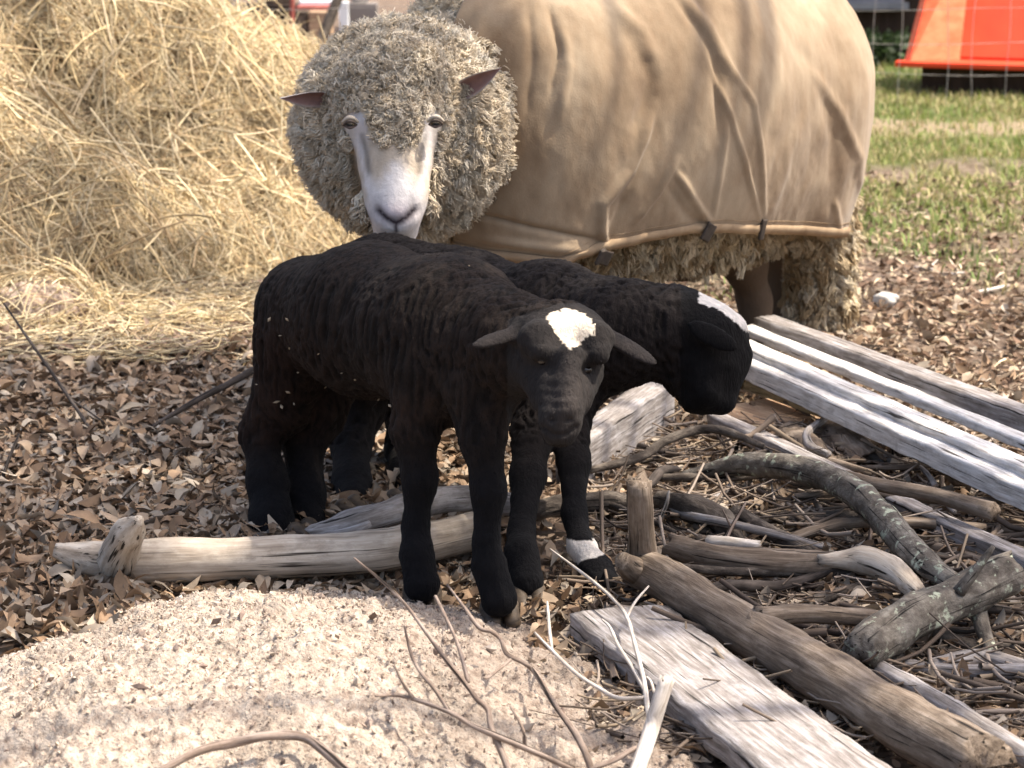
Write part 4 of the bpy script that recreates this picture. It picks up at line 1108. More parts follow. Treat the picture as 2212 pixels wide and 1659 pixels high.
# ------------------------------------------------------------------ timber and sticks
def stick(name, pts, rad, mat, label, cat, group=None, sides=12, rough=0.09, freq=40.0, subs=(), oval=1.0, seed=None):
    """pts: (column, row, height of the axis); rad in metres; subs: side shoots of the same stick"""
    seed = random.uniform(0, 50) if seed is None else seed
    acc = Acc()
    V, F, st = limb([G(*p) for p in pts], rad, sides, rough=rough * 1.5, freq=freq, oval=oval, seed=seed, jagged=0.9); acc.add(V, F, st=st)
    for sp_, sr in subs:
        V, F, st = limb([G(*p) for p in sp_], sr, max(6, sides - 4), rough=rough, freq=freq, seed=seed + 3); acc.add(V, F, st=st)
    o = acc.build(name, mat)
    return tag(o, label, cat, group)
def board(name, a, b, w, t, mat, label, cat='board', group=None, up=(0, 0, 1), **k):
    V, F, st = plank(G(*a), G(*b), w, t, up=up, seed=random.uniform(0, 40), **k)
    return tag(mesh_obj(name, V, F, mat, st=st), label, cat, group)
GB, GS = 'boards of the scrap heap', 'sticks of the scrap heap'
board('board', (1655, 682, 0.125), (2420, 957, 0.125), 0.050, 0.034, M['grey'], 'grey weathered board, hindmost of the long boards behind the lambs', group=GB)
board('board', (1612, 702, 0.112), (2420, 1024, 0.112), 0.034, 0.018, M['white'], 'narrow pale board lying second from the back of the long boards', group=GB)
board('board', (1600, 733, 0.118), (2430, 1092, 0.118), 0.044, 0.022, M['white'], 'bleached white board, topmost and brightest of the long boards', group=GB)
board('board', (1598, 764, 0.104), (2430, 1138, 0.104), 0.042, 0.036, M['white'], 'whitish board with a broad front edge, foremost of the long bleached boards', group=GB)
board('batten', (1618, 822, 0.055), (1985, 952, 0.055), 0.022, 0.018, M['yellow'], 'thin ochre batten lying under the bleached boards', 'batten', GB)
board('board', (1545, 890, 0.05), (2420, 1290, 0.05), 0.034, 0.026, M['grey'], 'long thin grey board running from under the lowered lamb head to the right', group=GB)
board('board', (1235, 945, 0.085), (1426, 818, 0.095), 0.055, 0.085, M['grey'], 'thick sunlit timber offcut between the forelegs and the lowered head', 'timber', GB, n=40)
board('plank', (1335, 1312, 0.050), (1960, 1790, 0.055), 0.135, 0.032, M['grey'], 'broad silver grey plank with a split grain in the foreground', 'plank', GB, n=120, rough=0.0016, chew=0.0032)
board('stake', (1622, 772, 0.095), (1612, 842, 0.0), 0.034, 0.016, M['yellow'], 'short upright ochre stake propping the bleached boards', 'stake', up=(0, -1, 0.1), n=16)
board('board', (1600, 870, 0.03), (1730, 905, 0.03), 0.16, 0.008, M['tan'], 'flat tan piece of panel under the boards beside the lowered head', 'panel', n=30, chew=0.012)
board('stake', (1955, 940, 0.085), (1935, 1010, 0.0), 0.03, 0.02, M['brown'], 'short brown stake standing under the front bleached board', 'stake', up=(0, -1, 0.1), n=16)

stick('log', [(1372, 1222, 0.06), (1450, 1262, 0.058), (1600, 1352, 0.055), (1800, 1470, 0.052), (1980, 1575, 0.05), (2125, 1655, 0.05)], [0.026, 0.030, 0.031, 0.033, 0.034, 0.036], M['brown'],
      'long brown log beside the silver grey plank', 'log', sides=22, rough=0.10, freq=26,
      subs=[([(1395, 1240, 0.05), (1360, 1225, 0.075), (1345, 1210, 0.09)], [0.022, 0.016, 0.012])])
stick('stump', [(1392, 1232, 0.05), (1386, 1150, 0.115), (1382, 1040, 0.195)], [0.021, 0.0185, 0.0175], M['brown'], 'upright brown broken stub standing at the top end of the long log', 'stub', sides=16, rough=0.12)
stick('branch', [(1450, 1180, 0.05), (1560, 1206, 0.05), (1690, 1218, 0.05), (1800, 1216, 0.05)], [0.016, 0.021, 0.020, 0.018], M['brown'], 'thick brown branch lying across the heap behind the long log', 'branch', GS, rough=0.16)
stick('branch', [(1770, 1212, 0.058), (1860, 1212, 0.058), (1930, 1235, 0.056), (1985, 1282, 0.05)], [0.010, 0.019, 0.020, 0.012], M['log'], 'pale split branch, bent down at its right end', 'branch', GS, rough=0.18)
stick('branch', [(1635, 1334, 0.075), (1720, 1326, 0.07), (1820, 1330, 0.06), (1930, 1340, 0.05)], [0.0145, 0.013, 0.012, 0.011], M['brown'], 'short brown branch with a round hollow end resting on the long log', 'branch', GS, rough=0.10,
      subs=[([(1632, 1322, 0.078), (1622, 1336, 0.078), (1634, 1350, 0.074)], [0.005, 0.006, 0.005])])
stick('log', [(1852, 1408, 0.055), (1940, 1350, 0.065), (2060, 1294, 0.075), (2190, 1238, 0.09)], [0.026, 0.029, 0.028, 0.027], M['lichen'], 'dark log spotted with grey green lichen at the right', 'log', sides=20, rough=0.16,
      subs=[([(2070, 1280, 0.09), (2110, 1230, 0.12), (2146, 1180, 0.15)], [0.009, 0.006, 0.003]), ([(2110, 1300, 0.06), (2130, 1380, 0.03), (2160, 1440, 0.01)], [0.012, 0.009, 0.006])])
stick('branch', [(1478, 1030, 0.03), (1610, 1004, 0.06), (1750, 1020, 0.08), (1850, 1066, 0.085), (1930, 1145, 0.08), (1995, 1215, 0.07), (2060, 1260, 0.06)], [0.010, 0.018, 0.022, 0.023, 0.021, 0.020, 0.014], M['lichen'], 'long curved dark branch arching over the middle of the heap', 'branch', GS, sides=16, rough=0.13)
stick('stick', [(1830, 1030, 0.085), (1900, 1048, 0.085), (2030, 1072, 0.08), (2146, 1106, 0.075)], [0.010, 0.0105, 0.0115, 0.014], M['brown'], 'smooth brown stick with a sawn right end on the thin grey board', 'stick', GS)
stick('stick', [(1275, 1016, 0.03), (1382, 988, 0.04), (1437, 952, 0.06), (1509, 928, 0.07), (1570, 932, 0.07), (1650, 965, 0.06)], [0.006, 0.008, 0.008, 0.0085, 0.008, 0.005], M['bark'], 'thin dark stick bowed below the lowered lamb head', 'stick', GS)
stick('branch', [(1425, 1082, 0.03), (1490, 1096, 0.05), (1560, 1130, 0.04), (1600, 1180, 0.02)], [0.016, 0.021, 0.020, 0.012], M['bark'], 'short dark bent branch right of the upright stub', 'branch', GS, rough=0.14)
stick('stick', [(1590, 1108, 0.04), (1660, 1150, 0.035), (1760, 1196, 0.03)], [0.013, 0.013, 0.010], M['bark'], 'dark stick slanting down behind the thick brown branch', 'stick', GS)
stick('stick', [(1527, 1168, 0.05), (1580, 1172, 0.05), (1640, 1178, 0.05)], [0.008, 0.009, 0.007], M['paletwig'], 'short pale broken stick lying level behind the thick brown branch', 'stick', GS)
stick('stick', [(1848, 1398, 0.03), (1900, 1445, 0.03), (2040, 1525, 0.03), (2260, 1660, 0.03)], [0.010, 0.012, 0.0135, 0.014], M['grey'], 'grey stick running to the lower right corner beside the long log', 'stick', GS)
stick('stick', [(1700, 1360, 0.02), (1760, 1300, 0.03), (1880, 1260, 0.03)], [0.008, 0.009, 0.006], M['bark'], 'dark stick crossing under the pale split branch', 'stick', GS)
stick('stick', [(1985, 1390, 0.01), (2080, 1462, 0.012), (2230, 1540, 0.012)], [0.007, 0.008, 0.007], M['bark'], 'dark stick on the litter under the lichen log', 'stick', GS)
stick('stick', [(2010, 1180, 0.02), (2110, 1210, 0.02), (2260, 1290, 0.02)], [0.010, 0.011, 0.010], M['brown'], 'brown stick half buried beyond the lichen log', 'stick', GS)
stick('stick', [(2010, 1440, 0.02), (2130, 1420, 0.02), (2280, 1470, 0.02)], [0.010, 0.012, 0.010], M['grey'], 'grey stick on the litter at the right edge', 'stick', GS)
stick('twig', [(1555, 1194, 0.03), (1580, 1140, 0.06), (1610, 1086, 0.09)], [0.0035, 0.003, 0.002], M['twig'], 'thin upright twig between two dark branches', 'twig', GS, sides=7,
      subs=[([(1580, 1140, 0.06), (1560, 1100, 0.085)], [0.002, 0.0012])])
stick('twig', [(1878, 1168, 0.03), (1882, 1130, 0.05), (1870, 1112, 0.06), (1890, 1086, 0.08)], [0.0035, 0.003, 0.003, 0.002], M['twig'], 'crooked upright twig under the thin grey board', 'twig', GS, sides=7)
stick('twig', [(1420, 1135, 0.02), (1440, 1090, 0.05), (1445, 1060, 0.07)], [0.003, 0.003, 0.002], M['paletwig'], 'small pale twig leaning beside the upright stub', 'twig', GS, sides=7)
for k in range(34):
    cu_, cv_ = RNG.uniform(1330, 2190), RNG.uniform(965, 1600)
    if cv_ > 1310 + (cu_ - 1400) * 0.62 - 60 and cu_ < 2000: cv_ = RNG.uniform(980, 1180); cu_ = RNG.uniform(1450, 2190)
    c_ = G(cu_, cv_); an = RNG.normal(0.25, 0.75); L_ = RNG.uniform(0.10, 0.34); z0 = RNG.uniform(0.012, 0.045)
    d_ = np.array([math.cos(an), -math.sin(an), 0]); sd_ = np.array([d_[1], -d_[0], 0])
    bend = RNG.normal(0, 0.03)
    pts = [c_ + d_ * L_ * q + sd_ * bend * (1 - 4 * q * q) + [0, 0, z0 + RNG.normal(0, 0.006)] for q in (-0.5, -0.2, 0.15, 0.5)]
    r_ = RNG.uniform(0.004, 0.0105)
    V, F, st = limb(pts, [r_ * 0.8, r_, r_, r_ * 0.7], 9, None, 0.2, 60, seed=k * 1.3, jagged=0.8)
    kind_ = ('bark', 'brown', 'grey', 'darktwig')[k % 4]
    tag(mesh_obj('stick', V, F, M[kind_], st=st), ('thin dark bark covered stick in the tangle of the scrap heap', 'thin brown stick in the tangle of the scrap heap', 'thin grey barkless stick in the tangle of the scrap heap', 'blackish stick in the tangle of the scrap heap')[k % 4], 'stick', ('dark bark sticks of the tangle', 'brown sticks of the tangle', 'grey sticks of the tangle', 'blackish sticks of the tangle')[k % 4])
# torn bark shells
def bark_piece(pts, h, label):
    a, b = G(*pts[0]), G(*pts[1]); X = b - a; L = np.linalg.norm(X); X = unit(X); Yv = unit(np.cross([0, 0, 1.0], X)); Zv = np.cross(X, Yv)
    s = np.linspace(0, 1, 26); t = np.linspace(-1, 1, 18)
    S, T = np.meshgrid(s, t, indexing='ij'); S, T = S.ravel(), T.ravel()
    wd = h * (0.7 + 0.3 * np.sin(S * 3))
    ed = fbm(np.stack([S * 5, np.sign(T) * 2, 0 * S], -1), 3) * 0.25
    ang = T * (1.5 + ed)
    V = a + X * (S * L)[:, None] + Yv * (np.sin(ang) * wd)[:, None] + Zv * (np.cos(ang) * wd * 0.9 + 0.006 * fbm(np.stack([S * 9, T * 3, 0 * S], -1), 3))[:, None]
    i = np.arange(len(S)).reshape(26, 18)
    F = np.stack([i[:-1, :-1], i[1:, :-1], i[1:, 1:], i[:-1, 1:]], -1).reshape(-1, 4)
    st = np.stack([S * L, T * h, 0 * S], -1)
    o = mesh_obj('bark_piece', V, F, M['brown'], st=st); o.modifiers.new('thickness', 'SOLIDIFY').thickness = 0.004
    return tag(o, label, 'bark')
bark_piece([(1702, 940, 0.02), (1780, 1010, 0.02)], 0.034, 'torn curl of brown bark under the ochre batten')
bark_piece([(1790, 935, 0.02), (1880, 1010, 0.02)], 0.040, 'darker curl of bark between the batten and the thin grey board')
bark_piece([(2020, 1010, 0.02), (2130, 1060, 0.02)], 0.035, 'curl of bark below the foremost bleached board')

# the pale log at left and its neighbour
V, F, st = limb([G(118, 1188, 0.058), G(200, 1208, 0.045), G(300, 1212, 0.045), G(520, 1206, 0.045), G(760, 1194, 0.045), G(900, 1176, 0.045), G(1050, 1140, 0.045)],
                [0.010, 0.026, 0.032, 0.031, 0.031, 0.030, 0.028], 26, 110, 0.12, 22)
acc = Acc(); acc.add(V, F, st=st)
V, F, st = limb([G(250, 1222, 0.035), G(262, 1185, 0.075), G(280, 1148, 0.11), G(300, 1122, 0.135)], [0.034, 0.027, 0.022, 0.008], 16, 24, 0.2, 40, seed=4); acc.add(V, F, st=st)
tag(acc.build('log', M['log']), 'pale bare log with a broken stub, lying behind the sawdust', 'log')
stick('branch', [(672, 1152, 0.05), (740, 1138, 0.06), (820, 1112, 0.07), (900, 1092, 0.07), (1010, 1078, 0.06), (1120, 1090, 0.05)], [0.014, 0.020, 0.022, 0.021, 0.020, 0.016], M['grey'], 'grey branch resting on the far side of the pale log', 'branch', sides=16, rough=0.2,
      subs=[([(690, 1165, 0.045), (760, 1150, 0.06), (800, 1132, 0.07)], [0.006, 0.010, 0.006])])
stick('branch', [(1150, 1105, 0.03), (1215, 1092, 0.035), (1330, 1088, 0.03), (1400, 1100, 0.03)], [0.014, 0.018, 0.018, 0.012], M['bark'], 'dark branch behind the white banded foreleg', 'branch', sides=14, rough=0.15)
# thin dry stems on the leaves at left
stick('stem', [(8, 655, 0.17), (70, 745, 0.12), (150, 860, 0.05), (212, 952, 0.01)], [0.0018, 0.003, 0.0034, 0.0036], M['darktwig'], 'long thin dark stem leaning over the leaves at the left', 'stem', sides=7,
      subs=[([(150, 860, 0.05), (215, 905, 0.03), (235, 922, 0.015)], [0.002, 0.0015, 0.001])])
stick('stick', [(330, 922, 0.02), (430, 862, 0.045), (500, 826, 0.06), (575, 785, 0.075)], [0.004, 0.006, 0.0068, 0.007], M['darktwig'], 'straight dark stick lying on leaves behind the lamb rump', 'stick', sides=9)
stick('stem', [(5, 1035, 0.01), (22, 985, 0.04), (42, 936, 0.07)], [0.003, 0.003, 0.002], M['darktwig'], 'short dark stem poking up at the left edge', 'stem', sides=7)
stick('stem', [(-20, 862, 0.01), (60, 838, 0.014), (120, 826, 0.012), (170, 842, 0.01)], [0.003, 0.003, 0.003, 0.002], M['twig'], 'grey brown stem lying flat on the leaves at the left', 'stem', sides=7)
stick('stick', [(390, 1100, 0.02), (340, 1118, 0.02), (300, 1135, 0.02)], [0.004, 0.004, 0.003], M['darktwig'], 'short dark stick on the leaves just behind the log stub', 'stick', sides=7)
# foreground twigs standing out of the sawdust
def crop3(x, y): return 707.8 + 0.38 * x, 1150 + 0.38 * y
def tw(pts):
    out = []
    for a, b, z in pts:
        q = crop3(a, b); zz = z * 0.8
        for _ in range(4):
            g = G(*q, zz); zz = z * 0.8 + max(0.0, float(saw_h(g[0], g[1])))
        out.append((*q, zz))
    return out
stick('branch', [(330, 1675, 0.075), (430, 1622, 0.086), (500, 1606, 0.087), (560, 1592, 0.094), (612, 1588, 0.092), (660, 1594, 0.090), (700, 1622, 0.084), (760, 1675, 0.078)], [0.0042, 0.0048, 0.0052, 0.0050, 0.0056, 0.0050, 0.0056, 0.0060], M['twig'], 'bent grey brown branch lying across the sawdust at the bottom', 'branch', sides=12)
stick('twig', tw([(1050, 1400, 0.03), (985, 1240, 0.05), (930, 1110, 0.065), (912, 1010, 0.07), (850, 950, 0.08), (790, 870, 0.085), (640, 680, 0.09), (450, 420, 0.09), (300, 270, 0.10), (150, 145, 0.11)]), [0.0042, 0.004, 0.0036, 0.0032, 0.003, 0.0028, 0.0024, 0.002, 0.0018, 0.0012], M['twig'],
      'longest forked twig, rising left across the lamb forefoot', 'twig', sides=8, rough=0.12, subs=[(tw([(800, 850, 0.085), (740, 640, 0.09), (680, 500, 0.09), (612, 365, 0.10)]), [0.0024, 0.0022, 0.0022, 0.0024])])
stick('twig', tw([(1400, 1350, 0.03), (1180, 1250, 0.045), (920, 1140, 0.06), (800, 1085, 0.065), (690, 1020, 0.07), (480, 945, 0.08), (380, 925, 0.085), (270, 930, 0.085)]), [0.004, 0.0038, 0.0034, 0.003, 0.003, 0.0024, 0.002, 0.0012], M['twig'],
      'low twig lying along the sawdust with three upright shoots', 'twig', sides=8, rough=0.12, subs=[(tw([(690, 1015, 0.07), (600, 880, 0.09), (520, 785, 0.10), (470, 680, 0.105), (438, 535, 0.115)]), [0.0026, 0.0024, 0.0022, 0.002, 0.0014]),
      (tw([(490, 945, 0.08), (430, 860, 0.09), (378, 755, 0.10)]), [0.002, 0.0018, 0.0012]), (tw([(1120, 1220, 0.05), (1110, 1120, 0.065), (1040, 990, 0.08)]), [0.0024, 0.002, 0.0012])])
stick('twig', tw([(1510, 1380, 0.02), (1430, 1180, 0.04), (1290, 980, 0.05), (1180, 800, 0.055), (1120, 745, 0.055), (1020, 692, 0.055), (985, 610, 0.06), (930, 565, 0.06), (862, 542, 0.06), (780, 430, 0.065), (680, 298, 0.07)]), [0.004, 0.0038, 0.0034, 0.003, 0.0028, 0.003, 0.0026, 0.0024, 0.0026, 0.002, 0.0014], M['twig'],
      'zigzag twig between the two lamb forefeet and the bottom edge', 'twig', sides=8, rough=0.12, subs=[(tw([(1040, 725, 0.055), (920, 820, 0.05), (890, 830, 0.05)]), [0.002, 0.0016, 0.0012])])
stick('stake', tw([(1740, 1420, 0.02), (1830, 1150, 0.05), (1880, 980, 0.085), (1928, 835, 0.12)]), [0.0092, 0.0088, 0.0088, 0.0092], M['paletwig'], 'short pale peeled stake standing beside the silver grey plank', 'stake', sides=14, rough=0.06)
stick('twig', tw([(1838, 1210, 0.03), (1835, 1120, 0.04), (1812, 950, 0.06), (1795, 830, 0.07), (1750, 650, 0.08), (1700, 480, 0.09), (1610, 365, 0.095), (1460, 240, 0.10), (1265, 95, 0.11)]), [0.0032, 0.0032, 0.003, 0.0028, 0.0026, 0.0024, 0.0022, 0.002, 0.0012], M['paletwig'],
      'pale branching twig rising in front of the silver grey plank', 'twig', sides=8, rough=0.12, subs=[
      (tw([(1702, 482, 0.09), (1745, 400, 0.10), (1825, 305, 0.11)]), [0.002, 0.002, 0.0012]),
      (tw([(1805, 905, 0.062), (1740, 780, 0.07), (1650, 640, 0.08), (1605, 540, 0.085), (1560, 495, 0.09)]), [0.0026, 0.0026, 0.0024, 0.002, 0.0012]),
      (tw([(1810, 940, 0.06), (1650, 942, 0.06), (1540, 885, 0.06), (1410, 800, 0.06), (1275, 672, 0.065), (1178, 570, 0.07)]), [0.0026, 0.0026, 0.0024, 0.0024, 0.002, 0.0014]),
      (tw([(1275, 672, 0.065), (1262, 560, 0.075), (1248, 395, 0.09)]), [0.002, 0.0022, 0.0016]),
      (tw([(1855, 910, 0.06), (1838, 850, 0.065), (1812, 820, 0.07)]), [0.002, 0.0018, 0.0012])])
stick('twig', tw([(1490, 1350, 0.02), (1640, 1290, 0.03), (1730, 1235, 0.035), (1850, 1195, 0.04)]), [0.0032, 0.003, 0.003, 0.002], M['twig'], 'short brown twig leaning on the pale stake at the bottom', 'twig', sides=8)
# loose fine twigs nobody would count
n = 2000
sp = spots_in(n, 1270, 2400, 930, 1659)
yaw = RNG.uniform(0, 6.28, n); L = np.exp(RNG.normal(math.log(0.085), 0.5, n)).clip(0.03, 0.3)
d = np.stack([np.cos(yaw), np.sin(yaw), RNG.normal(0, 0.16, n)], -1)
t = np.linspace(-0.5, 0.5, 6)[None, :, None]
path = sp[:, None, :] + d[:, None, :] * L[:, None, None] * t + RNG.normal(0, 0.2, (n, 1, 3)) * L[:, None, None] * t * t
path[:, :, 2] = np.abs(path[:, :, 2] - sp[:, None, 2]) + sp[:, None, 2] + RNG.uniform(0.006, 0.035, (n, 1))
V, F = tubes(path, (np.exp(RNG.normal(math.log(0.0018), 0.55, n))).clip(0.0008, 0.006)[:, None] * np.linspace(1, 0.6, 6)[None], 5)
TC = [(0.10, 0.075, 0.058), (0.17, 0.13, 0.10), (0.06, 0.045, 0.036), (0.28, 0.23, 0.19), (0.22, 0.17, 0.12)]
o = mesh_obj('twig_litter', V, F, M['attr'], col=np.repeat(np.array(TC)[RNG.integers(0, 5, n)], 30, 0)); tag(o, kind='stuff')
o['label'] = 'fine broken twigs strewn among the dead leaves of the scrap heap'
# bits on the bare earth at right
def stone(c, s, label, seed):
    V, F = ball((0, 0, 0), 1.0, seg=24)
    V = V * (1 + 0.28 * fbm(V * 1.7 + seed, 3))[:, None] * np.array(s) + c
    return tag(mesh_obj('stone', V, F, M['stone']), label, 'stone')
stone(G(1912, 648, 0.012), (0.030, 0.022, 0.018), 'pale stone on the bare earth behind the hind leg', 2.0)
stone(G(2322 - 200, 838, 0.008), (0.014, 0.012, 0.010), 'small white pebble on the bare earth right of the boards', 5.0)
stick('twig', [(1978, 578, 0.01), (2010, 582, 0.012), (2040, 592, 0.01), (2085, 588, 0.01)], [0.005, 0.005, 0.0045, 0.003], M['paletwig'], 'pale crooked twig lying on thin grass at the right', 'twig', sides=7, subs=[([(2005, 580, 0.012), (2025, 562, 0.02)], [0.003, 0.002])])
stick('twig', [(2112, 632, 0.01), (2140, 626, 0.012), (2180, 616, 0.012)], [0.005, 0.005, 0.003], M['paletwig'], 'pale twig near the right edge of the grass', 'twig', sides=7)
# crumbling dusty earth mound at the left edge, half under the hay
V, F = ball((0, 0, 0), 1.0, seg=90)
nz = fbm(V * 2.2 + 3, 4)
V = V * (1 + 0.22 * nz + 0.05 * fbm(V * 14, 3))[:, None] * np.array((0.115, 0.11, 0.095)) + G(92, 700, -0.01)
tag(mesh_obj('dusty_mound', V, F, M['crumb']), 'crumbling pinkish dusty mound at the foot of the hay, left edge', 'stump')

# ------------------------------------------------------------------ far things
# red loader bucket
bk = thing('loader_bucket', (2.55, 11.1, 0), 'orange red steel loader bucket standing beyond the wire fence', 'loader bucket')
yb = 10.75
bl0, bl1 = P(1953, 131, yb), P(2300, 160, yb - 0.25)
exr = unit((bl1 - bl0) * np.array([1, 1, 0])); exb = np.array([-exr[1], exr[0], 0.0])
Wd = 1.55; zb = bl0[2]
top_l = P(1988, -10, yb + 0.05)
def slab(name, quad, th, mat, parent):
    q = np.array(quad, float); n_ = unit(np.cross(q[1] - q[0], q[3] - q[0]))
    V = np.vstack([q, q + n_ * th]); F = np.array([(0, 3, 2, 1), (4, 5, 6, 7), (0, 1, 5, 4), (1, 2, 6, 5), (2, 3, 7, 6), (3, 0, 4, 7)])
    o = mesh_obj(name, V, F, mat, parent, smooth=False)
    bv = o.modifiers.new('edge', 'BEVEL'); bv.width = 0.004; bv.segments = 2
    return o
f0 = np.array([bl0[0], bl0[1], zb]); f1 = f0 + exr * Wd
dp = 0.42
b0 = f0 + exb * dp + exr * 0.15 + [0, 0, -0.02]; b1 = f1 + exb * dp - exr * 0.16 + [0, 0, -0.02]
t0 = f0 + exb * 0.16 + [0, 0, 0.62] + exr * 0.11; t1 = f1 + exb * 0.16 + [0, 0, 0.62] - exr * 0.10
r0 = b0 + [0, 0, 0.60] + exb * 0.42 - exr * 0.03; r1 = b1 + [0, 0, 0.60] + exb * 0.42
slab('floor_plate', [f0, f1, b1, b0], -0.02, M['red'], bk)
slab('back_plate', [b0, b1, r1, r0], 0.018, M['red'], bk)
slab('side_plate', [f0 + exr * 0.0, b0, r0, t0], 0.03, M['litworn'], bk)
slab('side_plate', [f1, t1, r1, b1], 0.03, M['litworn'], bk)
slab('cutting_edge', [f0 - exb * 0.06 - exr * 0.03, f1 - exb * 0.06 + exr * 0.03, f1 + exr * 0.03 + [0, 0, 0.002], f0 - exr * 0.03 + [0, 0, 0.002]], -0.024, M['red'], bk)
for q in (0.3, 0.7):
    c = b0 * (1 - q) + b1 * q + exb * 0.30 + [0, 0, 0.2]
    V, F = box(c, exr * 0.03, exb * 0.14, np.array([0, 0, 0.12])); mesh_obj('mounting_bracket', V, F, M['steel'], bk, smooth=False)
for q in (0.10, 0.50):  # dark beams added to stand for the deep shade under the bucket
    c = f0 * 0.5 + f1 * 0.5 + exb * q; c[2] = (zb - 0.02) / 2 - 0.005
    V, F = box(c, exr * 0.70, exb * 0.07, np.array([0, 0, (zb - 0.03) / 2])); mesh_obj('bucket_shade_block', V, F, M['shed'], bk, smooth=False)

# woven wire fence
fc = thing('wire_fence', (1.6, 10.2, 0), 'thin woven wire stock fence in front of the red bucket', 'fence')
yf = 10.25
verts = [1822, 1885, 1942, 2043, 2097, 2172, 2240, 2310, 2390]
acc = Acc()
for k, uu in enumerate(verts):
    bx = P(uu, 185, yf)[0]
    pts = [(bx + 0.006 * math.sin(k * 2.1 + j * 1.7), yf - 0.03 * (uu - 1900) / 400, z) for j, z in enumerate((0.0, 0.16, 0.32, 0.48, 0.64, 0.8, 0.98))]
    acc.add(*limb(pts, [0.0015] * 7, 6, 26, 0.0)[:2])
hw = Acc()
for z in (0.13, 0.26, 0.40, 0.56, 0.75, 0.97):
    pts = [(x, yf - 0.03 * (x - 1.6) / 0.8 - 0.003, z + 0.008 * math.sin(x * 5 + z * 9)) for x in np.linspace(-1.2, 3.2, 24)]
    hw.add(*limb(pts, [0.0011] * 24, 6, 100, 0.0)[:2])
acc.build('upright_wire', M['wire'], fc); hw.build('line_wire', M['wire'], fc)
for xp in (-1.2, 3.2):
    V, F, st = limb([(xp, yf + 0.03, -0.1), (xp + 0.01, yf + 0.03, 0.6), (xp, yf + 0.03, 1.25)], [0.05, 0.048, 0.045], 14, 40, 0.06, 12); mesh_obj('fence_post', V, F, M['grey'], fc, st=st)

# dark shed
sh = thing('shed', (1.6, 14.0, 0), 'dark brown wooden shed with a bluish window beyond the fence', 'shed')
V, F = box((2.9, 14.9, 1.2), np.array([2.2, 0, 0]), np.array([0, 1.4, 0]), np.array([0, 0, 1.22])); mesh_obj('wall', V, F, M['shed'], sh, smooth=False)
rf = Acc()
for sgn in (-1, 1):
    q = [(0.5, 14.9, 3.3), (5.3, 14.9, 3.3), (5.3, 14.9 + sgn * 1.75, 2.25), (0.5, 14.9 + sgn * 1.75, 2.25)]
    q = np.array(q); nrm = np.array([0, 0, 0.05]); V = np.vstack([q, q + nrm]); rf.add(V, np.array([(0, 1, 2, 3), (4, 7, 6, 5), (0, 4, 5, 1), (1, 5, 6, 2), (2, 6, 7, 3), (3, 7, 4, 0)]))
rf.build('roof', M['frame'], sh, smooth=False)
wc = P(1890, -10, 13.47)
V, F = box(wc + [0, 0, 0.18], np.array([0.16, 0, 0]), np.array([0, 0.018, 0]), np.array([0, 0, 0.22])); wf = mesh_obj('window', V, F, M['frame'], sh, smooth=False)
V, F = box(wc + [0, -0.021, 0.18], np.array([0.125, 0, 0]), np.array([0, 0.006, 0]), np.array([0, 0, 0.18])); mesh_obj('pane', V, F, M['glass'], wf, smooth=False)
V, F = box(wc + [0, -0.03, -0.055], np.array([0.18, 0, 0]), np.array([0, 0.03, 0]), np.array([0, 0, 0.018])); mesh_obj('sill', V, F, M['frame'], wf, smooth=False)
wx = P(1905, 150, 12.3)
n = 520
p = np.stack([RNG.normal(wx[0] - 0.02, 0.12, n), RNG.normal(12.35, 0.12, n), RNG.uniform(0.0, 0.13, n)], -1)
V, F, c = leaves(p, (0.03, 0.08), 0.8, [(0.035, 0.06, 0.02), (0.05, 0.085, 0.03), (0.03, 0.045, 0.02)], 0.0)
wd = Acc(); wd.add(V, F, c)
V, F = tubes(np.stack([np.stack([np.full(4, wx[0] + dx), np.full(4, 12.35 + dx * 0.5), np.linspace(0, 0.14, 4)], -1) for dx in np.linspace(-0.14, 0.14, 12)]), np.full((12, 4), 0.003), 4)
wd.add(V, F, (0.05, 0.07, 0.03))
tag(wd.build('weeds', M['grass'], base=(wx[0], 12.35, 0)), 'dark green clump of weeds against the shed foot', 'plant')
# clutter behind the hay
def bgbox(name, u0, u1, v0, v1, Yd, depth, mat, label, cat, part=None):
    a, b = P(u0, v1, Yd), P(u1, v0, Yd)
    V, F, st = plank(np.array([a[0], Yd + depth / 2, b[2]]), np.array([b[0], Yd + depth / 2, b[2]]), depth, b[2] - a[2], n=14)
    return tag(mesh_obj(name, V, F, mat, st=st), label, cat)
tub = thing('tub', P(590, 14, 12.4), 'pale bluish white plastic tub standing behind the hay', 'tub')
def tubmesh(c, r0, r1, h, rim):
    seg = 32; prof = [(0.02, r0 * 0.97), (0, r0), (h - rim, r1), (h - rim, r1 + 0.012), (h, r1 + 0.012), (h, r1 - 0.004), (0.012, r0 - 0.006)]
    V = np.array([[c[0] + r * math.cos(2 * math.pi * k / seg), c[1] + r * math.sin(2 * math.pi * k / seg), c[2] + z] for z, r in prof for k in range(seg)])
    i = np.arange(len(V)).reshape(len(prof), seg)
    return V, np.stack([i[:-1], i[1:], np.roll(i[1:], -1, 1), np.roll(i[:-1], -1, 1)], -1).reshape(-1, 4)
c = P(592, 13, 12.4); c[2] = 0.30
V, F = tubmesh(c, 0.085, 0.105, 0.28, 0.03); mesh_obj('tub_body', V, F, M['plastic'], tub)
V, F = box((c[0], c[1], 0.15), np.array([0.16, 0, 0]), np.array([0, 0.12, 0]), np.array([0, 0, 0.148])); tag(mesh_obj('crate', V, F, M['shed'], smooth=False), 'dark wooden crate under the white tub', 'crate')
c = P(778, 14, 12.6); bkt = thing('bucket', (c[0], c[1], 0.28), 'white plastic bucket just left of the ewe crown', 'bucket')
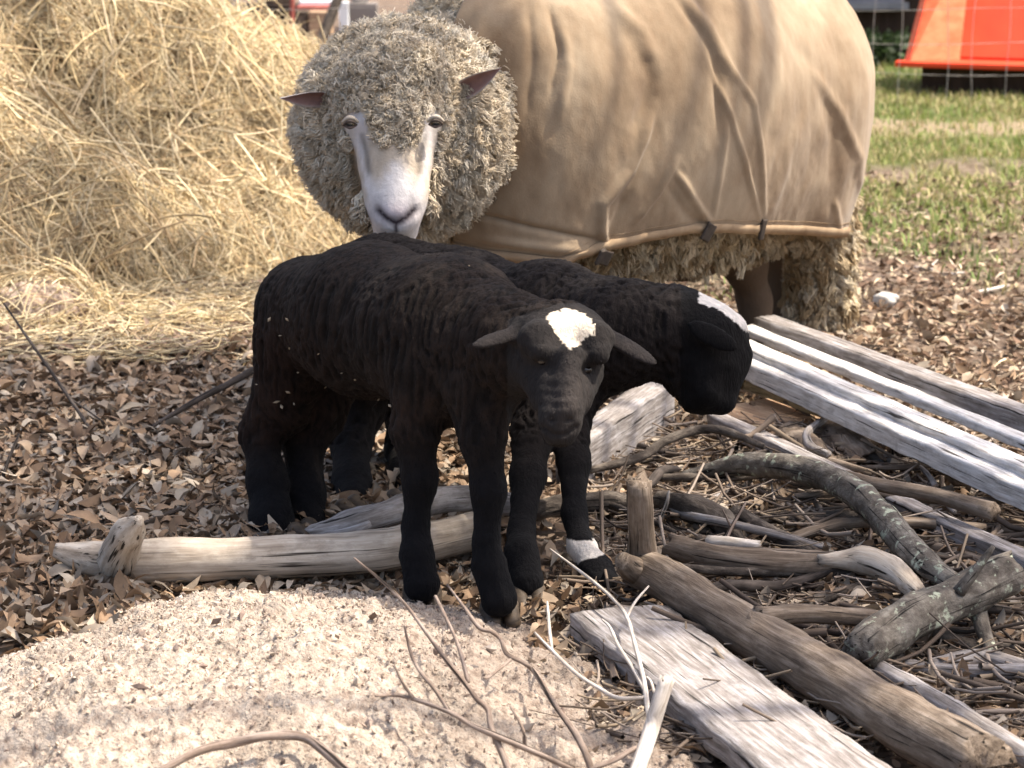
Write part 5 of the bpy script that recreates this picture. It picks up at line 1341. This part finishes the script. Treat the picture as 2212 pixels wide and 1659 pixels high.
c[2] = 0.30; V, F = tubmesh(c, 0.045, 0.055, 0.25, 0.02); mesh_obj('bucket_body', V, F, M['plastic'], bkt)
V, F = box((c[0], c[1], 0.148), np.array([0.09, 0, 0]), np.array([0, 0.09, 0]), np.array([0, 0, 0.146])); tag(mesh_obj('block', V, F, M['grey'], smooth=False), 'grey block under the white bucket', 'block')
def bgstick(name, a, b, r, mat, label, cat):
    V, F, st = limb([a, (np.array(a) + np.array(b)) / 2, b], [r, r, r * 0.95], 12, 24, 0.05)
    return tag(mesh_obj(name, V, F, mat, st=st), label, cat)
a = P(628, 70, 11.8); b = P(632, -60, 11.8); a2 = np.array([a[0], a[1], 0.0])
bgstick('stake', a2, b, 0.012, M['redpaint'], 'red painted stake standing behind the hay', 'stake')
a = P(712, 42, 11.6); b = P(752, -60, 11.7); a2 = a + (a - b) * ((a[2]) / (b[2] - a[2]))
bgstick('post', a2, b, 0.026, M['bark'], 'dark leaning post left of the ewe crown', 'post')
bgbox('table_top', 646, 724, 2, 12, 12.1, 0.4, M['plastic'], 'white slab with pinkish edge lying on the brown beam', 'slab')
bgbox('beam', 640, 716, 13, 23, 12.0, 0.30, M['redpaint'], 'red brown beam under the white slab', 'beam')
bgbox('crate', 668, 712, 25, 150, 11.9, 0.25, M['tan'], 'tan wooden box under the red brown beam', 'box')
bgbox('board', 735, 752, 4, 140, 11.9, 0.04, M['plastic'], 'cream upright board right of the dark leaning post', 'board')
bgbox('crate', 640, 664, 24, 150, 11.95, 0.2, M['brown'], 'brown box left of the tan wooden box', 'box')

# ------------------------------------------------------------------ unseen tree added right of the frame, crown shaped to shade the yard
tr = thing('tree', (3.3, 2.9, 0), 'unseen leafy tree added right of the yard, crown shaped to throw dappled shade', 'tree')
TP = np.array([3.3, 2.9, 0.0])
V, F, st = limb([TP + [0, 0, -0.1], TP + [0.05, 0, 1.4], TP + [-0.1, 0.02, 3.0], TP + [-0.35, 0.0, 4.6]], [0.15, 0.12, 0.09, 0.05], 18, 70, 0.1, 8); mesh_obj('trunk', V, F, M['bark'], tr, st=st)
SD = np.array(SUN_DIR)
def over(x, y, z, t): return np.array([x, y, z]) + SD * t
# leaf clumps placed in the sun's path to shade these chosen spots of the yard
CL = [(-0.85, 4.05, 0.0, 4.6, 0.50, 760), (-1.05, 3.55, 0.0, 4.4, 0.34, 420), (-0.40, 3.62, 0.0, 4.5, 0.30, 360), (-0.25, 3.55, 0.40, 4.3, 0.26, 260),
      (-0.98, 6.05, 0.42, 5.0, 0.26, 460), (-1.05, 5.55, 0.20, 5.0, 0.22, 330), (-0.65, 5.6, 0.20, 4.9, 0.20, 280), (-1.45, 6.5, 0.60, 5.2, 0.30, 380),
      (0.50, 3.35, 0.05, 4.3, 0.30, 300), (0.78, 3.15, 0.05, 4.0, 0.26, 240), (0.85, 3.65, 0.08, 4.1, 0.26, 170), (0.48, 2.85, 0.05, 4.4, 0.22, 140), (-0.75, 2.45, 0.05, 4.8, 0.22, 150), (-0.15, 3.30, 0.04, 4.5, 0.22, 200), (-0.95, 4.65, 0.0, 4.7, 0.38, 520), (-0.55, 4.62, 0.0, 4.6, 0.28, 320), (-0.72, 3.55, 0.0, 4.5, 0.30, 420), (-0.72, 3.18, 0.0, 4.4, 0.20, 240), (0.34, 3.42, 0.3, 4.1, 0.13, 120), (0.28, 2.98, 0.0, 4.5, 0.17, 130)]
acc = Acc(); br = Acc()
for (x, y, z, t, r, n) in CL:
    c = over(x, y, z, t)
    j = TP + [-0.2, 0, 2.2 + 0.25 * (t - 3.5)]
    V, F, st = limb([j, j * 0.5 + c * 0.5 + [0, 0, 0.15], c], [0.035, 0.022, 0.008], 8, 30, 0.08, 12); br.add(V, F, st=st)
    p = c + unit(RNG.normal(size=(n, 3))) * (RNG.random((n, 1)) ** 0.4) * r
    V, F, _ = leaves(p, (0.05, 0.10), 0.7, [(1, 1, 1)], 0.0); acc.add(V, F)
br.build('branches', M['bark'], tr); acc.build('crown', M['foliage'], tr)
